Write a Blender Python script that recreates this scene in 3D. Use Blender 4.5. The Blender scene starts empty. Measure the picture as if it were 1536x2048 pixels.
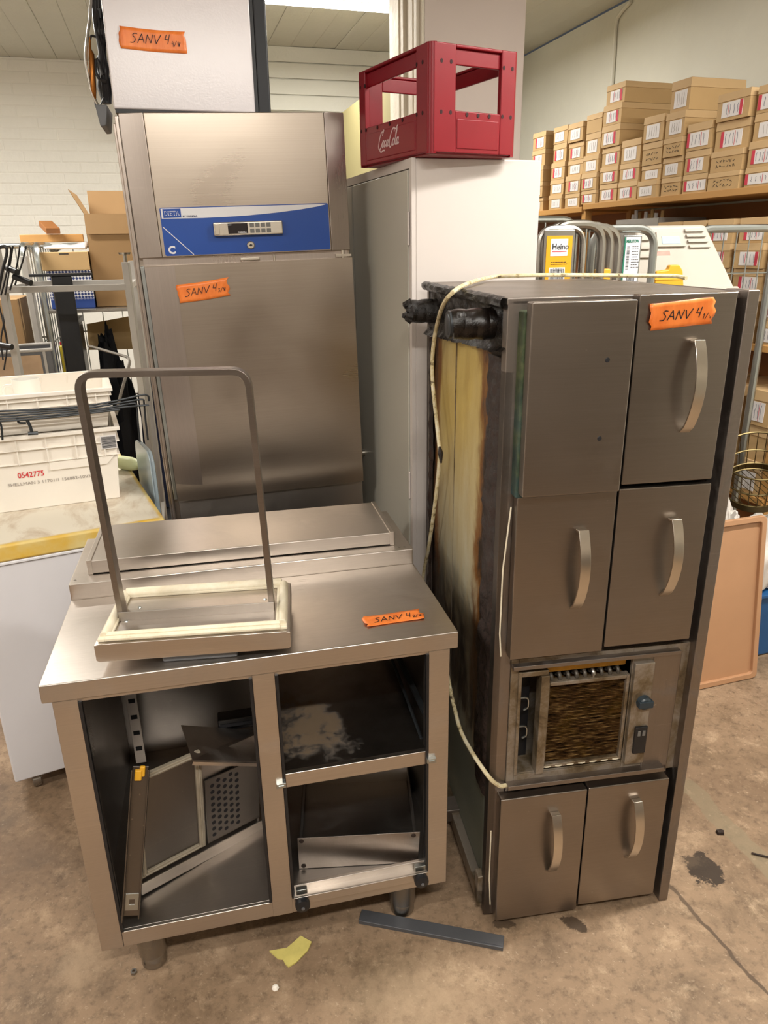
import bpy, bmesh, math, random
from mathutils import Vector, Matrix
random.seed(7)
PI = math.pi
S = bpy.context.scene
COL = S.collection

# ------------------------------------------------------------------ camera, world, exposure
FPX, PITCH, ROLL, CAMH = 1457.6, .3476, -.0173, 1.65
cp, sp, cr, sr = math.cos(PITCH), math.sin(PITCH), math.cos(ROLL), math.sin(ROLL)
FW = Vector((0, cp, -sp)); U0 = Vector((0, sp, cp)); R0 = Vector((1, 0, 0))
RT = R0*cr + U0*sr
UP = U0*cr - R0*sr
CAMP = Vector((0, 0, CAMH))
cd = bpy.data.cameras.new('camera'); cam = bpy.data.objects.new('camera', cd); COL.objects.link(cam)
cd.sensor_fit = 'VERTICAL'; cd.sensor_height = 36; cd.sensor_width = 27; cd.lens = 36*FPX/2048
cd.clip_start = .05
cam.matrix_world = Matrix(((RT.x, UP.x, -FW.x, CAMP.x), (RT.y, UP.y, -FW.y, CAMP.y), (RT.z, UP.z, -FW.z, CAMP.z), (0, 0, 0, 1)))
S.camera = cam
w = bpy.data.worlds.new('world'); S.world = w; w.use_nodes = True
w.node_tree.nodes['Background'].inputs[0].default_value = (.9, .95, 1, 1)
w.node_tree.nodes['Background'].inputs[1].default_value = .05
S.view_settings.view_transform = 'Standard'; S.view_settings.look = 'None'
S.view_settings.gamma = 1; S.view_settings.use_curve_mapping = False
S.view_settings.exposure = 0.1
LAMP_POWER = 64.0

# ------------------------------------------------------------------ helpers
def ray(x, y): return FW + RT*((x-768)/FPX) - UP*((y-1024)/FPX)
class Fr:                                   # a thing's own frame: x right, y back, z up
    def __init__(s, o, yaw=0, tilt=0):
        s.o = Vector(o); s.yaw = yaw; s.tilt = tilt
        s.M = Matrix.Rotation(yaw, 3, 'Z') @ Matrix.Rotation(tilt, 3, 'Y'); s.T = s.M.transposed()
    def at(s, x, y, ax, val):               # the local point seen at a picture point on a local plane
        c = s.T @ (CAMP-s.o); d = s.T @ ray(x, y)
        return c + d*((val-c[ax])/d[ax])
    def w(s, p): return s.o + s.M @ Vector(p)
    def l(s, p): return s.T @ (Vector(p)-s.o)
WORLD = Fr((0, 0, 0))
def onz(x, y, z): return WORLD.at(x, y, 2, z)
def ony(x, y, d): return WORLD.at(x, y, 1, d)

def lin(h):
    if isinstance(h, str):
        c = [int(h[i:i+2], 16)/255 for i in (0, 2, 4)]
        return tuple(((v+.055)/1.055)**2.4 if v > .04045 else v/12.92 for v in c)
    return h

def rgb(r, g, b): return tuple(((v/255+.055)/1.055)**2.4 for v in (r, g, b))
class MB:
    def __init__(s): s.v = []; s.f = []; s.m = []
    def add(s, vs, fs, mi=0):
        b = len(s.v); s.v += [tuple(p) for p in vs]
        for f in fs: s.f.append([b+i for i in f]); s.m.append(mi)
        return s
    def hexa(s, p, mi=0):                   # p: bottom 4 ccw then top 4
        return s.add(p, [(3, 2, 1, 0), (4, 5, 6, 7), (0, 1, 5, 4), (1, 2, 6, 5), (2, 3, 7, 6), (3, 0, 4, 7)], mi)
    def box(s, x0, x1, y0, y1, z0, z1, mi=0):
        return s.hexa([(x0, y0, z0), (x1, y0, z0), (x1, y1, z0), (x0, y1, z0), (x0, y0, z1), (x1, y0, z1), (x1, y1, z1), (x0, y1, z1)], mi)
    def rbox(s, c, sz, M=None, mi=0):
        hx, hy, hz = sz[0]/2, sz[1]/2, sz[2]/2
        pts = [(-hx, -hy, -hz), (hx, -hy, -hz), (hx, hy, -hz), (-hx, hy, -hz), (-hx, -hy, hz), (hx, -hy, hz), (hx, hy, hz), (-hx, hy, hz)]
        M = M or Matrix.Identity(3); c = Vector(c)
        return s.hexa([c + M @ Vector(p) for p in pts], mi)
    def frame(s, x0, x1, z0, z1, hx0, hx1, hz0, hz1, y0, y1, mi=0):   # a plate in xz with a rectangular hole
        s.box(x0, hx0, y0, y1, z0, z1, mi); s.box(hx1, x1, y0, y1, z0, z1, mi)
        s.box(hx0, hx1, y0, y1, z0, hz0, mi); s.box(hx0, hx1, y0, y1, hz1, z1, mi); return s
    def prism(s, poly, fn, mi=0):           # poly of (a,b); fn(a,b,t) with t 0/1
        n = len(poly)
        vs = [fn(a, b, 0) for a, b in poly] + [fn(a, b, 1) for a, b in poly]
        return s.add(vs, [list(range(n-1, -1, -1)), list(range(n, 2*n))] + [(i, (i+1) % n, n+(i+1) % n, n+i) for i in range(n)], mi)
    def tube(s, pts, r, n=8, mi=0, closed=False, prof=None):
        pts = [Vector(p) for p in pts]; N = len(pts)
        rs = r if isinstance(r, (list, tuple)) else [r]*N
        t0 = (pts[1]-pts[0]).normalized()
        a = Vector((0, 0, 1)) if abs(t0.z) < .9 else Vector((1, 0, 0))
        nrm = (a - t0*a.dot(t0)).normalized(); vs = []
        for i, p in enumerate(pts):
            if closed: t = pts[(i+1) % N]-pts[i-1]
            else: t = pts[min(i+1, N-1)]-pts[max(i-1, 0)]
            t.normalize(); nrm = (nrm - t*nrm.dot(t)).normalized(); bi = t.cross(nrm)
            k = 1.0
            for j in range(n):
                an = 2*PI*j/n + (PI/4 if n == 4 else 0)
                pr = prof or (1, 1)
                vs.append(p + nrm*math.cos(an)*rs[i]*pr[0] + bi*math.sin(an)*rs[i]*pr[1])
        fs = []
        for i in range(N if closed else N-1):
            b, c = i*n, ((i+1) % N)*n
            fs += [(b+j, b+(j+1) % n, c+(j+1) % n, c+j) for j in range(n)]
        if not closed: fs += [list(range(n-1, -1, -1)), [(N-1)*n+j for j in range(n)]]
        return s.add(vs, fs, mi)
    def cyl(s, p0, p1, r, n=16, mi=0, r1=None): return s.tube([p0, p1], [r, r if r1 is None else r1], n, mi)
    def lathe(s, prof, c=(0, 0, 0), n=20, mi=0, M=None):   # prof: (r,z)
        M = M or Matrix.Identity(3); c = Vector(c); vs = []; k = len(prof)
        for j in range(n):
            a = 2*PI*j/n
            for r, z in prof: vs.append(c + M @ Vector((r*math.cos(a), r*math.sin(a), z)))
        fs = []
        for j in range(n):
            b, d = j*k, ((j+1) % n)*k
            fs += [(b+i, d+i, d+i+1, b+i+1) for i in range(k-1)]
        return s.add(vs, fs, mi)
    def strip(s, pts, wd, out, mi=0, th=.0006):            # flat band along pts lying in a plane with normal out
        pts = [Vector(p) for p in pts]; out = Vector(out).normalized(); N = len(pts); vs = []
        for i, p in enumerate(pts):
            t = (pts[min(i+1, N-1)]-pts[max(i-1, 0)])
            if t.length < 1e-9: t = Vector((1, 0, 0))
            sd = t.normalized().cross(out)*wd/2
            vs += [p-sd, p+sd, p+sd+out*th, p-sd+out*th]
        fs = []
        for i in range(N-1):
            b = i*4; fs += [(b, b+1, b+5, b+4), (b+1, b+2, b+6, b+5), (b+2, b+3, b+7, b+6), (b+3, b, b+4, b+7)]
        fs += [(3, 2, 1, 0), ((N-1)*4, (N-1)*4+1, (N-1)*4+2, (N-1)*4+3)]
        return s.add(vs, fs, mi)
    def grid(s, fn, nu, nv, mi=0):
        vs = [fn(i/nu, j/nv) for j in range(nv+1) for i in range(nu+1)]
        return s.add(vs, [(j*(nu+1)+i, j*(nu+1)+i+1, (j+1)*(nu+1)+i+1, (j+1)*(nu+1)+i) for j in range(nv) for i in range(nu)], mi)
    def build(s, name, mats, parent=None, bevel=0, seg=2, smooth=True, kind=None, ang=35, normals=True, label=None):
        me = bpy.data.meshes.new(name); me.from_pydata(s.v, [], s.f); me.update()
        if normals:
            bm = bmesh.new(); bm.from_mesh(me); bmesh.ops.recalc_face_normals(bm, faces=bm.faces); bm.to_mesh(me); bm.free()
        for m in (mats if isinstance(mats, (list, tuple)) else [mats]): me.materials.append(m)
        me.polygons.foreach_set('material_index', s.m)
        if smooth:
            me.polygons.foreach_set('use_smooth', [True]*len(me.polygons)); me.set_sharp_from_angle(angle=math.radians(ang))
        o = bpy.data.objects.new(name, me); COL.objects.link(o)
        if parent: o.parent = parent
        if bevel:
            b = o.modifiers.new('bevel', 'BEVEL'); b.width = bevel; b.segments = seg; b.limit_method = 'ANGLE'; b.angle_limit = math.radians(40); b.harden_normals = True
        if kind: o['kind'] = kind
        if label: o['label'] = label
        return o

def tag(o, label, cat, group=None):
    o['label'] = label; o['category'] = cat
    if group: o['group'] = group
    return o
def thing(name, label, cat, fr=None, group=None):
    o = bpy.data.objects.new(name, None); COL.objects.link(o); o.empty_display_size = .05
    if fr:
        o.matrix_world = Matrix.Translation(fr.o) @ fr.M.to_4x4()
    return tag(o, label, cat, group)
def copy_tree(o, parent=None):
    c = o.copy(); COL.objects.link(c)
    if parent: c.parent = parent
    for ch in list(o.children): copy_tree(ch, c)
    return c
def text(name, body, size, parent, loc, mat, rot=(PI/2, 0, 0), align='LEFT', sx=1, bold=0, ext=.0003, sp=1):
    c = bpy.data.curves.new(name, 'FONT'); c.body = body; c.size = size; c.align_x = align; c.extrude = ext; c.offset = bold; c.space_character = sp
    c.resolution_u = 3
    tmp = bpy.data.objects.new(name, c); me = bpy.data.meshes.new_from_object(tmp); bpy.data.objects.remove(tmp)
    me.materials.clear(); me.name = name
    o = bpy.data.objects.new(name, me); COL.objects.link(o); o.parent = parent
    o.location = loc; o.rotation_euler = rot; o.scale = (sx, 1, 1); me.materials.append(mat); return o
def arc(c, a, b, r, t0, t1, n=6):           # arc points about c in the plane of unit vectors a, b
    c, a, b = Vector(c), Vector(a), Vector(b)
    return [c + a*r*math.cos(t0+(t1-t0)*i/n) + b*r*math.sin(t0+(t1-t0)*i/n) for i in range(n+1)]
def rounded(pts, r, n=5):                   # polyline with its inner corners rounded
    pts = [Vector(p) for p in pts]; out = [pts[0]]
    for i in range(1, len(pts)-1):
        p = pts[i]; a = (pts[i-1]-p); b = (pts[i+1]-p); k = min(r, a.length*.49, b.length*.49)
        p0 = p + a.normalized()*k; p2 = p + b.normalized()*k
        for j in range(n+1):
            t = j/n; out.append(p0*(1-t)**2 + p*2*t*(1-t) + p2*t*t)
    return out + [pts[-1]]
def spline(pts, n=6):                       # Catmull-Rom through pts
    P = [Vector(p) for p in pts]; P = [P[0]*2-P[1]] + P + [P[-1]*2-P[-2]]; out = []
    for i in range(1, len(P)-2):
        a, b, c, d = P[i-1:i+3]
        for j in range(n):
            t = j/n
            out.append(.5*((2*b) + (c-a)*t + (2*a-5*b+4*c-d)*t*t + (3*b-a-3*c+d)*t**3))
    return out + [P[-2]]

# ------------------------------------------------------------------ materials
class N:
    def __init__(s, name):
        s.mat = bpy.data.materials.new(name); s.mat.use_nodes = True; s.t = s.mat.node_tree; s.b = s.t.nodes['Principled BSDF']
        s.tc = None
    def n(s, typ, **kw):
        nd = s.t.nodes.new(typ)
        for k, v in kw.items(): setattr(nd, k, v)
        return nd
    def lk(s, a, b): s.t.links.new(a, b)
    def co(s, scale=(1, 1, 1), loc=(0, 0, 0), kind='Object'):
        if not s.tc: s.tc = s.n('ShaderNodeTexCoord')
        mp = s.n('ShaderNodeMapping'); mp.inputs['Scale'].default_value = scale; mp.inputs['Location'].default_value = loc
        s.lk(s.tc.outputs[kind], mp.inputs['Vector']); return mp.outputs[0]
    def noise(s, sc, det=4, rough=.55, stretch=(1, 1, 1), dist=0, loc=(0, 0, 0)):
        nd = s.n('ShaderNodeTexNoise'); nd.inputs['Scale'].default_value = sc; nd.inputs['Detail'].default_value = det
        nd.inputs['Roughness'].default_value = rough; nd.inputs['Distortion'].default_value = dist
        s.lk(s.co(stretch, loc), nd.inputs['Vector']); return nd.outputs[0]
    def ramp(s, src, stops):
        nd = s.n('ShaderNodeValToRGB'); e = nd.color_ramp.elements
        while len(e) < len(stops): e.new(.5)
        for i, (p, c) in enumerate(stops):
            e[i].position = p; c = lin(c) if isinstance(c, str) else ((c, c, c) if isinstance(c, (int, float)) else c); e[i].color = (*c[:3], 1)
        s.lk(src, nd.inputs[0]); return nd.outputs[0]
    def mix(s, fac, a, b, mode='MIX'):
        nd = s.n('ShaderNodeMix', data_type='RGBA', blend_type=mode)
        for i, v in ((0, fac), (6, a), (7, b)):
            if isinstance(v, str): v = (*lin(v), 1)
            if hasattr(v, 'links') or hasattr(v, 'is_linked'): s.lk(v, nd.inputs[i])
            elif i == 0: nd.inputs[0].default_value = v
            else: nd.inputs[i].default_value = v if len(v) == 4 else (*v, 1)
        return nd.outputs[2]
    def math(s, op, a, b=None, c=None, clamp=False):
        nd = s.n('ShaderNodeMath', operation=op, use_clamp=clamp)
        for i, v in enumerate((a, b, c)):
            if v is None: continue
            if isinstance(v, (int, float)): nd.inputs[i].default_value = v
            else: s.lk(v, nd.inputs[i])
        return nd.outputs[0]
    def xyz(s):
        nd = s.n('ShaderNodeSeparateXYZ'); s.lk(s.co(), nd.inputs[0]); return nd.outputs
    def step(s, v, lo, hi):                 # smooth 0..1 between lo and hi
        nd = s.n('ShaderNodeMapRange', interpolation_type='SMOOTHSTEP'); s.lk(v, nd.inputs[0])
        nd.inputs[1].default_value = lo; nd.inputs[2].default_value = hi; return nd.outputs[0]
    def base(s, c):
        if isinstance(c, str): c = (*lin(c), 1)
        if isinstance(c, tuple): s.b.inputs['Base Color'].default_value = c if len(c) == 4 else (*c, 1)
        else: s.lk(c, s.b.inputs['Base Color'])
    def set(s, k, v):
        if isinstance(v, (int, float)): s.b.inputs[k].default_value = v
        else: s.lk(v, s.b.inputs[k])
    def bump(s, h, strength=.3, dist=.002, prev=None):
        nd = s.n('ShaderNodeBump'); nd.inputs['Strength'].default_value = strength; nd.inputs['Distance'].default_value = dist
        s.lk(h, nd.inputs['Height'])
        if prev: s.lk(prev, nd.inputs['Normal'])
        s.lk(nd.outputs[0], s.b.inputs['Normal']); return nd.outputs[0]

def shade(h, k): c = lin(h); return tuple(min(1, v*k) for v in c)
def plain(name, col, rough=.5, metal=0, var=.08, vs=6, bump=0, bs=60, spec=.5, trans=0, stretch=(1, 1, 1)):
    m = N(name)
    m.base(m.ramp(m.noise(vs, 4, .6, stretch), [(.3, shade(col, 1-var)), (.7, shade(col, 1+var))]))
    m.set('Roughness', rough); m.set('Metallic', metal); m.set('Specular IOR Level', spec)
    if trans: m.set('Transmission Weight', trans)
    if bump: m.bump(m.noise(bs, 5, .6, stretch), bump, .002)
    return m.mat
def steel(name, col, rough=.3, brush=(.3, .3, 40), smudge=.25, dirt=0, dirtcol='3a2a1c', bump=.02, scratch=.15):
    m = N(name)
    big = m.noise(2.6, 2.2, .5, dist=.3); br = m.noise(9, 3, .5, brush)
    c = m.ramp(br, [(.25, shade(col, .95)), (.75, shade(col, 1.04))])
    c = m.mix(m.ramp(big, [(.42, 0), (.68, smudge)]), c, shade(col, .62))
    if scratch:
        sc = m.noise(11, 3, .55, (.35, .35, 9), 1.4, (3, 1, 2))
        c = m.mix(m.ramp(sc, [(.64, 0), (.70, scratch)]), c, shade(col, 1.5))
        c = m.mix(m.ramp(m.noise(70, 1, .4, loc=(1, 5, 2)), [(.78, 0), (.80, scratch*1.6)]), c, 'cfc6ba')
    if dirt:
        d = m.ramp(m.noise(7, 8, .7, dist=.6, loc=(5, 2, 1)), [(.52, 0), (.72, dirt)])
        c = m.mix(d, c, dirtcol)
        m.set('Metallic', m.math('SUBTRACT', 1, d))
    else: m.set('Metallic', 1)
    m.base(c)
    r = m.ramp(big, [(.3, rough*.8), (.7, min(1, rough*1.35))])
    rr = m.mix(.10, r, m.ramp(br, [(.3, rough*.7), (.7, rough*1.4)]))
    m.set('Roughness', rr)
    if bump: m.bump(br, bump*.5, .0003, m.bump(m.noise(1.7, 0, .4), .04, .006))
    return m.mat

MT = {}
MT['fridge'] = steel('fridge_steel', 'b0a497', .32, (.2, .2, 40), .08, scratch=0, bump=0)
MT['fridge2'] = steel('fridge_corner_steel', 'b9aea6', .30, (40, 40, .2), .15, scratch=.05)
MT['counter'] = steel('counter_steel', 'c6beb6', .33, (.3, 40, 40), .25, .12, '6b5d50')
MT['inner'] = steel('inner_steel', 'b0aaa4', .34, (.3, 40, .3), .25, .12, '4a4038')
MT['cabdoor'] = steel('cabinet_door_steel', '988f87', .31, (.2, .2, 40), .3, .06, '6a5f54', scratch=.07)
MT['cabframe'] = steel('cabinet_frame_steel', '968d86', .4, (40, 40, .3), .35, .4, '2c2119', scratch=.2)
MT['handle'] = plain('handle_steel', 'd8cfc2', .28, 1, .03, 8)
MT['dim'] = steel('dull_steel', '77726d', .36, (.3, 40, .3), .3, .1)
MT['tote2'] = plain('old_tote_plastic', 'b3aca2', .45, 0, .05, 4)
MT['zinc'] = steel('zinc_tube', 'b4b9b8', .3, (1, 1, 1), .3, scratch=.1)
MT['zincdark'] = steel('worn_tube', 'a39f99', .28, (1, 1, 1), .4, .25, '4d3f33', scratch=.1)
MT['alu'] = plain('grey_painted_tube', 'a8a49e', .45, .3, .08)
MT['strip'] = plain('grey_strip_steel', '56575b', .45, .3, .12, 8)
MT['white'] = plain('white_enamel', 'd9d3d6', .2, 0, .02, 3, .12, 160)
MT['chest'] = plain('chest_enamel', 'd3d2d6', .38, 0, .03, 3)
MT['locker'] = plain('locker_paint', 'cbc3be', .42, 0, .02, 2, .04, 90)
MT['lockdoor'] = plain('locker_door_paint', 'b3b0a5', .35, 0, .03, 2, .03, 90)
MT['black'] = plain('black_plastic', '17171a', .4, 0, .2)
MT['blackmetal'] = plain('black_metal', '1d1e22', .42, .2, .2)
MT['rod'] = plain('dark_grey_wire', '3b3e41', .4, .6, .15)
MT['grey'] = plain('grey_plastic', '5f6063', .5, 0, .1)
MT['blue'] = plain('blue_film', '1f4a9c', .3, 0, .02)
MT['wfilm'] = plain('white_film', 'dcdce0', .35, 0, .01)
MT['ink'] = plain('black_ink', '15161c', .6, 0, .1)
MT['navyink'] = plain('navy_ink', '1b2a55', .6, 0, .1)
MT['redink'] = plain('red_ink', 'd4343c', .6, 0, .1)
MT['greyink'] = plain('grey_ink', 'a39a92', .7, 0, .1)
MT['greenink'] = plain('green_ink', '1d6f57', .6, 0, .1)
MT['keys'] = plain('key_rubber', '6c6a66', .6, 0, .1)
MT['silver'] = steel('brushed_silver', 'd0c9bd', .3, (.3, .3, 40), .05, scratch=0)
MT['screen'] = plain('dark_screen', '1a1013', .15, 0, .05)
MT['crate'] = plain('red_crate_plastic', '7c0d1b', .34, 0, .06, 5, .05, 40, spec=.3)
MT['cratelogo'] = plain('crate_logo_paint', 'cdb4b4', .55, 0, .05)
MT['cratehole'] = plain('crate_hole_dark', '2a060b', .8)
MT['tote'] = plain('white_crate_plastic', 'ece5da', .42, 0, .03, 4)
MT['porcelain'] = plain('white_porcelain', 'e6e3dc', .18, 0, .01)
MT['yellow'] = plain('yellow_plastic', 'd8a028', .45, 0, .08)
MT['signyellow'] = plain('sign_yellow', 'd59a16', .4, 0, .03)
MT['tan'] = plain('tan_tray_plastic', 'b08664', .45, 0, .05, 3)
MT['brass'] = steel('brass_wire', '5f5338', .35, (1, 1, 1), .3, scratch=0)
MT['wood'] = plain('shelf_wood', 'b88a4e', .55, 0, .15, 3, .1, 20, stretch=(1, .08, 1))
MT['darkwood'] = plain('dark_wood', '8d5a2b', .6, 0, .2, 3, .1, 20, stretch=(.1, 1, 1))
MT['palewood'] = plain('pale_board', 'd2b078', .6, 0, .06, 3)
MT['kraft'] = plain('kraft_card', 'ba9a6b', .75, 0, .05, 4, .05, 50)
MT['kraft2'] = plain('kraft_card_lid', 'c3a478', .75, 0, .05, 4, .05, 50)
MT['brownbox'] = plain('carton_card', '987850', .75, 0, .06, 3, .05, 40)
MT['paper'] = plain('label_paper', 'dcd8d6', .7, 0, .03)
MT['redpaper'] = plain('label_red', 'c23548', .7, 0, .05)
MT['cloth'] = plain('black_cloth', '131419', .9, 0, .3, 8, .3, 40)
MT['whitecloth'] = plain('white_cloth', 'cfc9c2', .9, 0, .08, 8, .3, 30)
MT['bluebin'] = plain('blue_bin_plastic', '1d5388', .4, 0, .08)
MT['clearboard'] = plain('pale_blue_board', 'a9bac4', .25, 0, .05)
MT['cream'] = plain('cream_wall_paint', '8a8158', .7, 0, .03, 3, .05, 20)
MT['fadedred'] = plain('faded_red_print', 'c98a80', .6, 0, .15, 20)
MT['lampwhite'] = plain('lamp_housing', 'e8e8e4', .4, 0, .01)
def m_tape():
    m = N('orange_tape')
    m.base(m.ramp(m.noise(40, 3, .5, (1, 1, .4)), [(.3, shade('ea7830', .92)), (.75, shade('f28a40', 1.05))]))
    m.set('Roughness', .38); m.bump(m.noise(60, 4, .6, (1, 1, .3)), .5, .002); return m.mat
MT['tape'] = m_tape()
def m_gasket():
    m = N('old_gasket_rubber'); g = m.noise(22, 6, .7)
    m.base(m.ramp(g, [(.22, '8d8064'), (.38, 'd3c8ae'), (.7, 'e0d8c4')])); m.set('Roughness', .5); m.bump(g, .2); return m.mat
MT['gasket'] = m_gasket()
MT['oldgasket'] = plain('grey_gasket', '9c917f', .5, 0, .15, 20)
def m_green():
    m = N('mouldy_gasket'); g = m.noise(14, 6, .7); x = m.xyz()
    c = m.ramp(g, [(.3, '10180c'), (.5, '334026'), (.7, '5f6340')])
    m.base(m.mix(m.math('MULTIPLY', m.step(x[2], 1.45, 1.2), m.ramp(m.noise(9, 3), [(.35, 0), (.6, .9)])), c, '223e48')); m.set('Roughness', .5); m.bump(m.noise(60, 5), .6); return m.mat
MT['green'] = m_green()
def m_grease(name='tar_grease', a='0e0b09', b='2a1c12', rough=.3, bs=26):
    m = N(name); g = m.noise(bs, 8, .7, dist=.5)
    m.base(m.ramp(g, [(.35, a), (.7, b)])); m.set('Roughness', m.ramp(g, [(.3, rough*.7), (.7, rough*2)])); m.bump(g, .9, .006); return m.mat
MT['tar'] = m_grease('tar_grease', '070505', '1a110b', .22, 34)
MT['tarpipe'] = m_grease('tarred_pipe_skin', '0b0807', '1d1510', .18, 9)
MT['crust'] = m_grease('brown_grease_crust', '170e0a', '38241a', .5, 40)
def m_side():                               # stained insulated side panel: local y back 0..0.73, z 0..1.56
    m = N('stained_side_panel'); x = m.xyz()
    n1 = m.noise(5, 8, .65, (1, 1, .5), .3); n2 = m.noise(18, 8, .7, (1, 1, .35)); n3 = m.noise(1.6, 4, .5, (1, 1, .6))
    base = m.mix(m.step(x[2], .72, 1.3), 'a8a490', 'bfa75e')
    base = m.mix(m.ramp(n3, [(.38, 0), (.62, .85)]), base, 'b0ab98')
    base = m.mix(m.ramp(n2, [(.35, 0), (.7, .5)]), base, '9a7a35')
    base = m.mix(m.step(x[2], .5, .3), base, '7f8478')
    wob = m.math('MULTIPLY', m.math('SUBTRACT', n1, .5), .30); wob2 = m.math('MULTIPLY', m.math('SUBTRACT', n2, .5), .10)
    wsum = m.math('ADD', wob, wob2)
    yy = m.math('ADD', x[1], wsum)
    e1 = m.step(yy, .175, .14); e2 = m.step(yy, .635, .68)
    zz = m.math('ADD', x[2], m.math('MULTIPLY', wsum, 1.6))
    low = m.math('MULTIPLY', m.step(zz, .86, .70), m.step(zz, .42, .52))
    edge = m.math('MAXIMUM', m.math('MAXIMUM', m.math('MULTIPLY', e1, m.step(x[2], .30, .42)), m.math('MULTIPLY', e2, m.step(x[2], .3, .5))), m.math('MULTIPLY', low, m.ramp(n1, [(.35, .35), (.55, 1)])))
    rust = m.math('MAXIMUM', m.step(yy, .23, .17), m.step(yy, .57, .63))
    c = m.mix(m.math('MULTIPLY', rust, m.step(x[2], .35, .6)), base, '70450f')
    c = m.mix(edge, c, m.ramp(n2, [(.3, '0f0a07'), (.7, '35200f')]))
    m.base(c); m.set('Roughness', m.mix(edge, (.55, .55, .55, 1), (.4, .4, .4, 1)))
    m.bump(m.math('ADD', m.math('MULTIPLY', edge, 1.5), n2), .5, .006); return m.mat
MT['side'] = m_side()
def m_coil():
    m = N('greasy_fins'); g = m.noise(12, 8, .7); h = m.noise(30, 4, .6, (1, 1, 8)); l = m.noise(3, 3)
    c = m.ramp(h, [(.35, '22160c'), (.52, '6b4c2c'), (.72, 'bd9860')])
    c = m.mix(m.ramp(g, [(.5, 0), (.75, .8)]), c, '7a5a1e'); m.base(c)
    m.set('Metallic', .6); m.set('Roughness', .32); m.bump(h, .3, .003); return m.mat
MT['coil'] = m_coil()
def m_bay():
    m = N('greasy_bay_metal'); g = m.noise(7, 8, .7, dist=.4)
    m.base(m.ramp(g, [(.3, '2a1d12'), (.44, '75654e'), (.56, '948a7e')])); m.set('Metallic', .5); m.set('Roughness', .4); m.bump(g, .3, .003); return m.mat
MT['bay'] = m_bay()
MT['foam'] = plain('yellow_insulation', 'a97a1c', .7, 0, .35, 14, .5, 50)
def m_cord():
    m = N('old_white_cord'); g = m.noise(45, 5, .7)
    m.base(m.ramp(g, [(.34, '4a3620'), (.44, 'c9b98e'), (.6, 'd8cfb4')])); m.set('Roughness', .5); m.bump(g, .2); return m.mat
MT['cord'] = m_cord()
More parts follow.
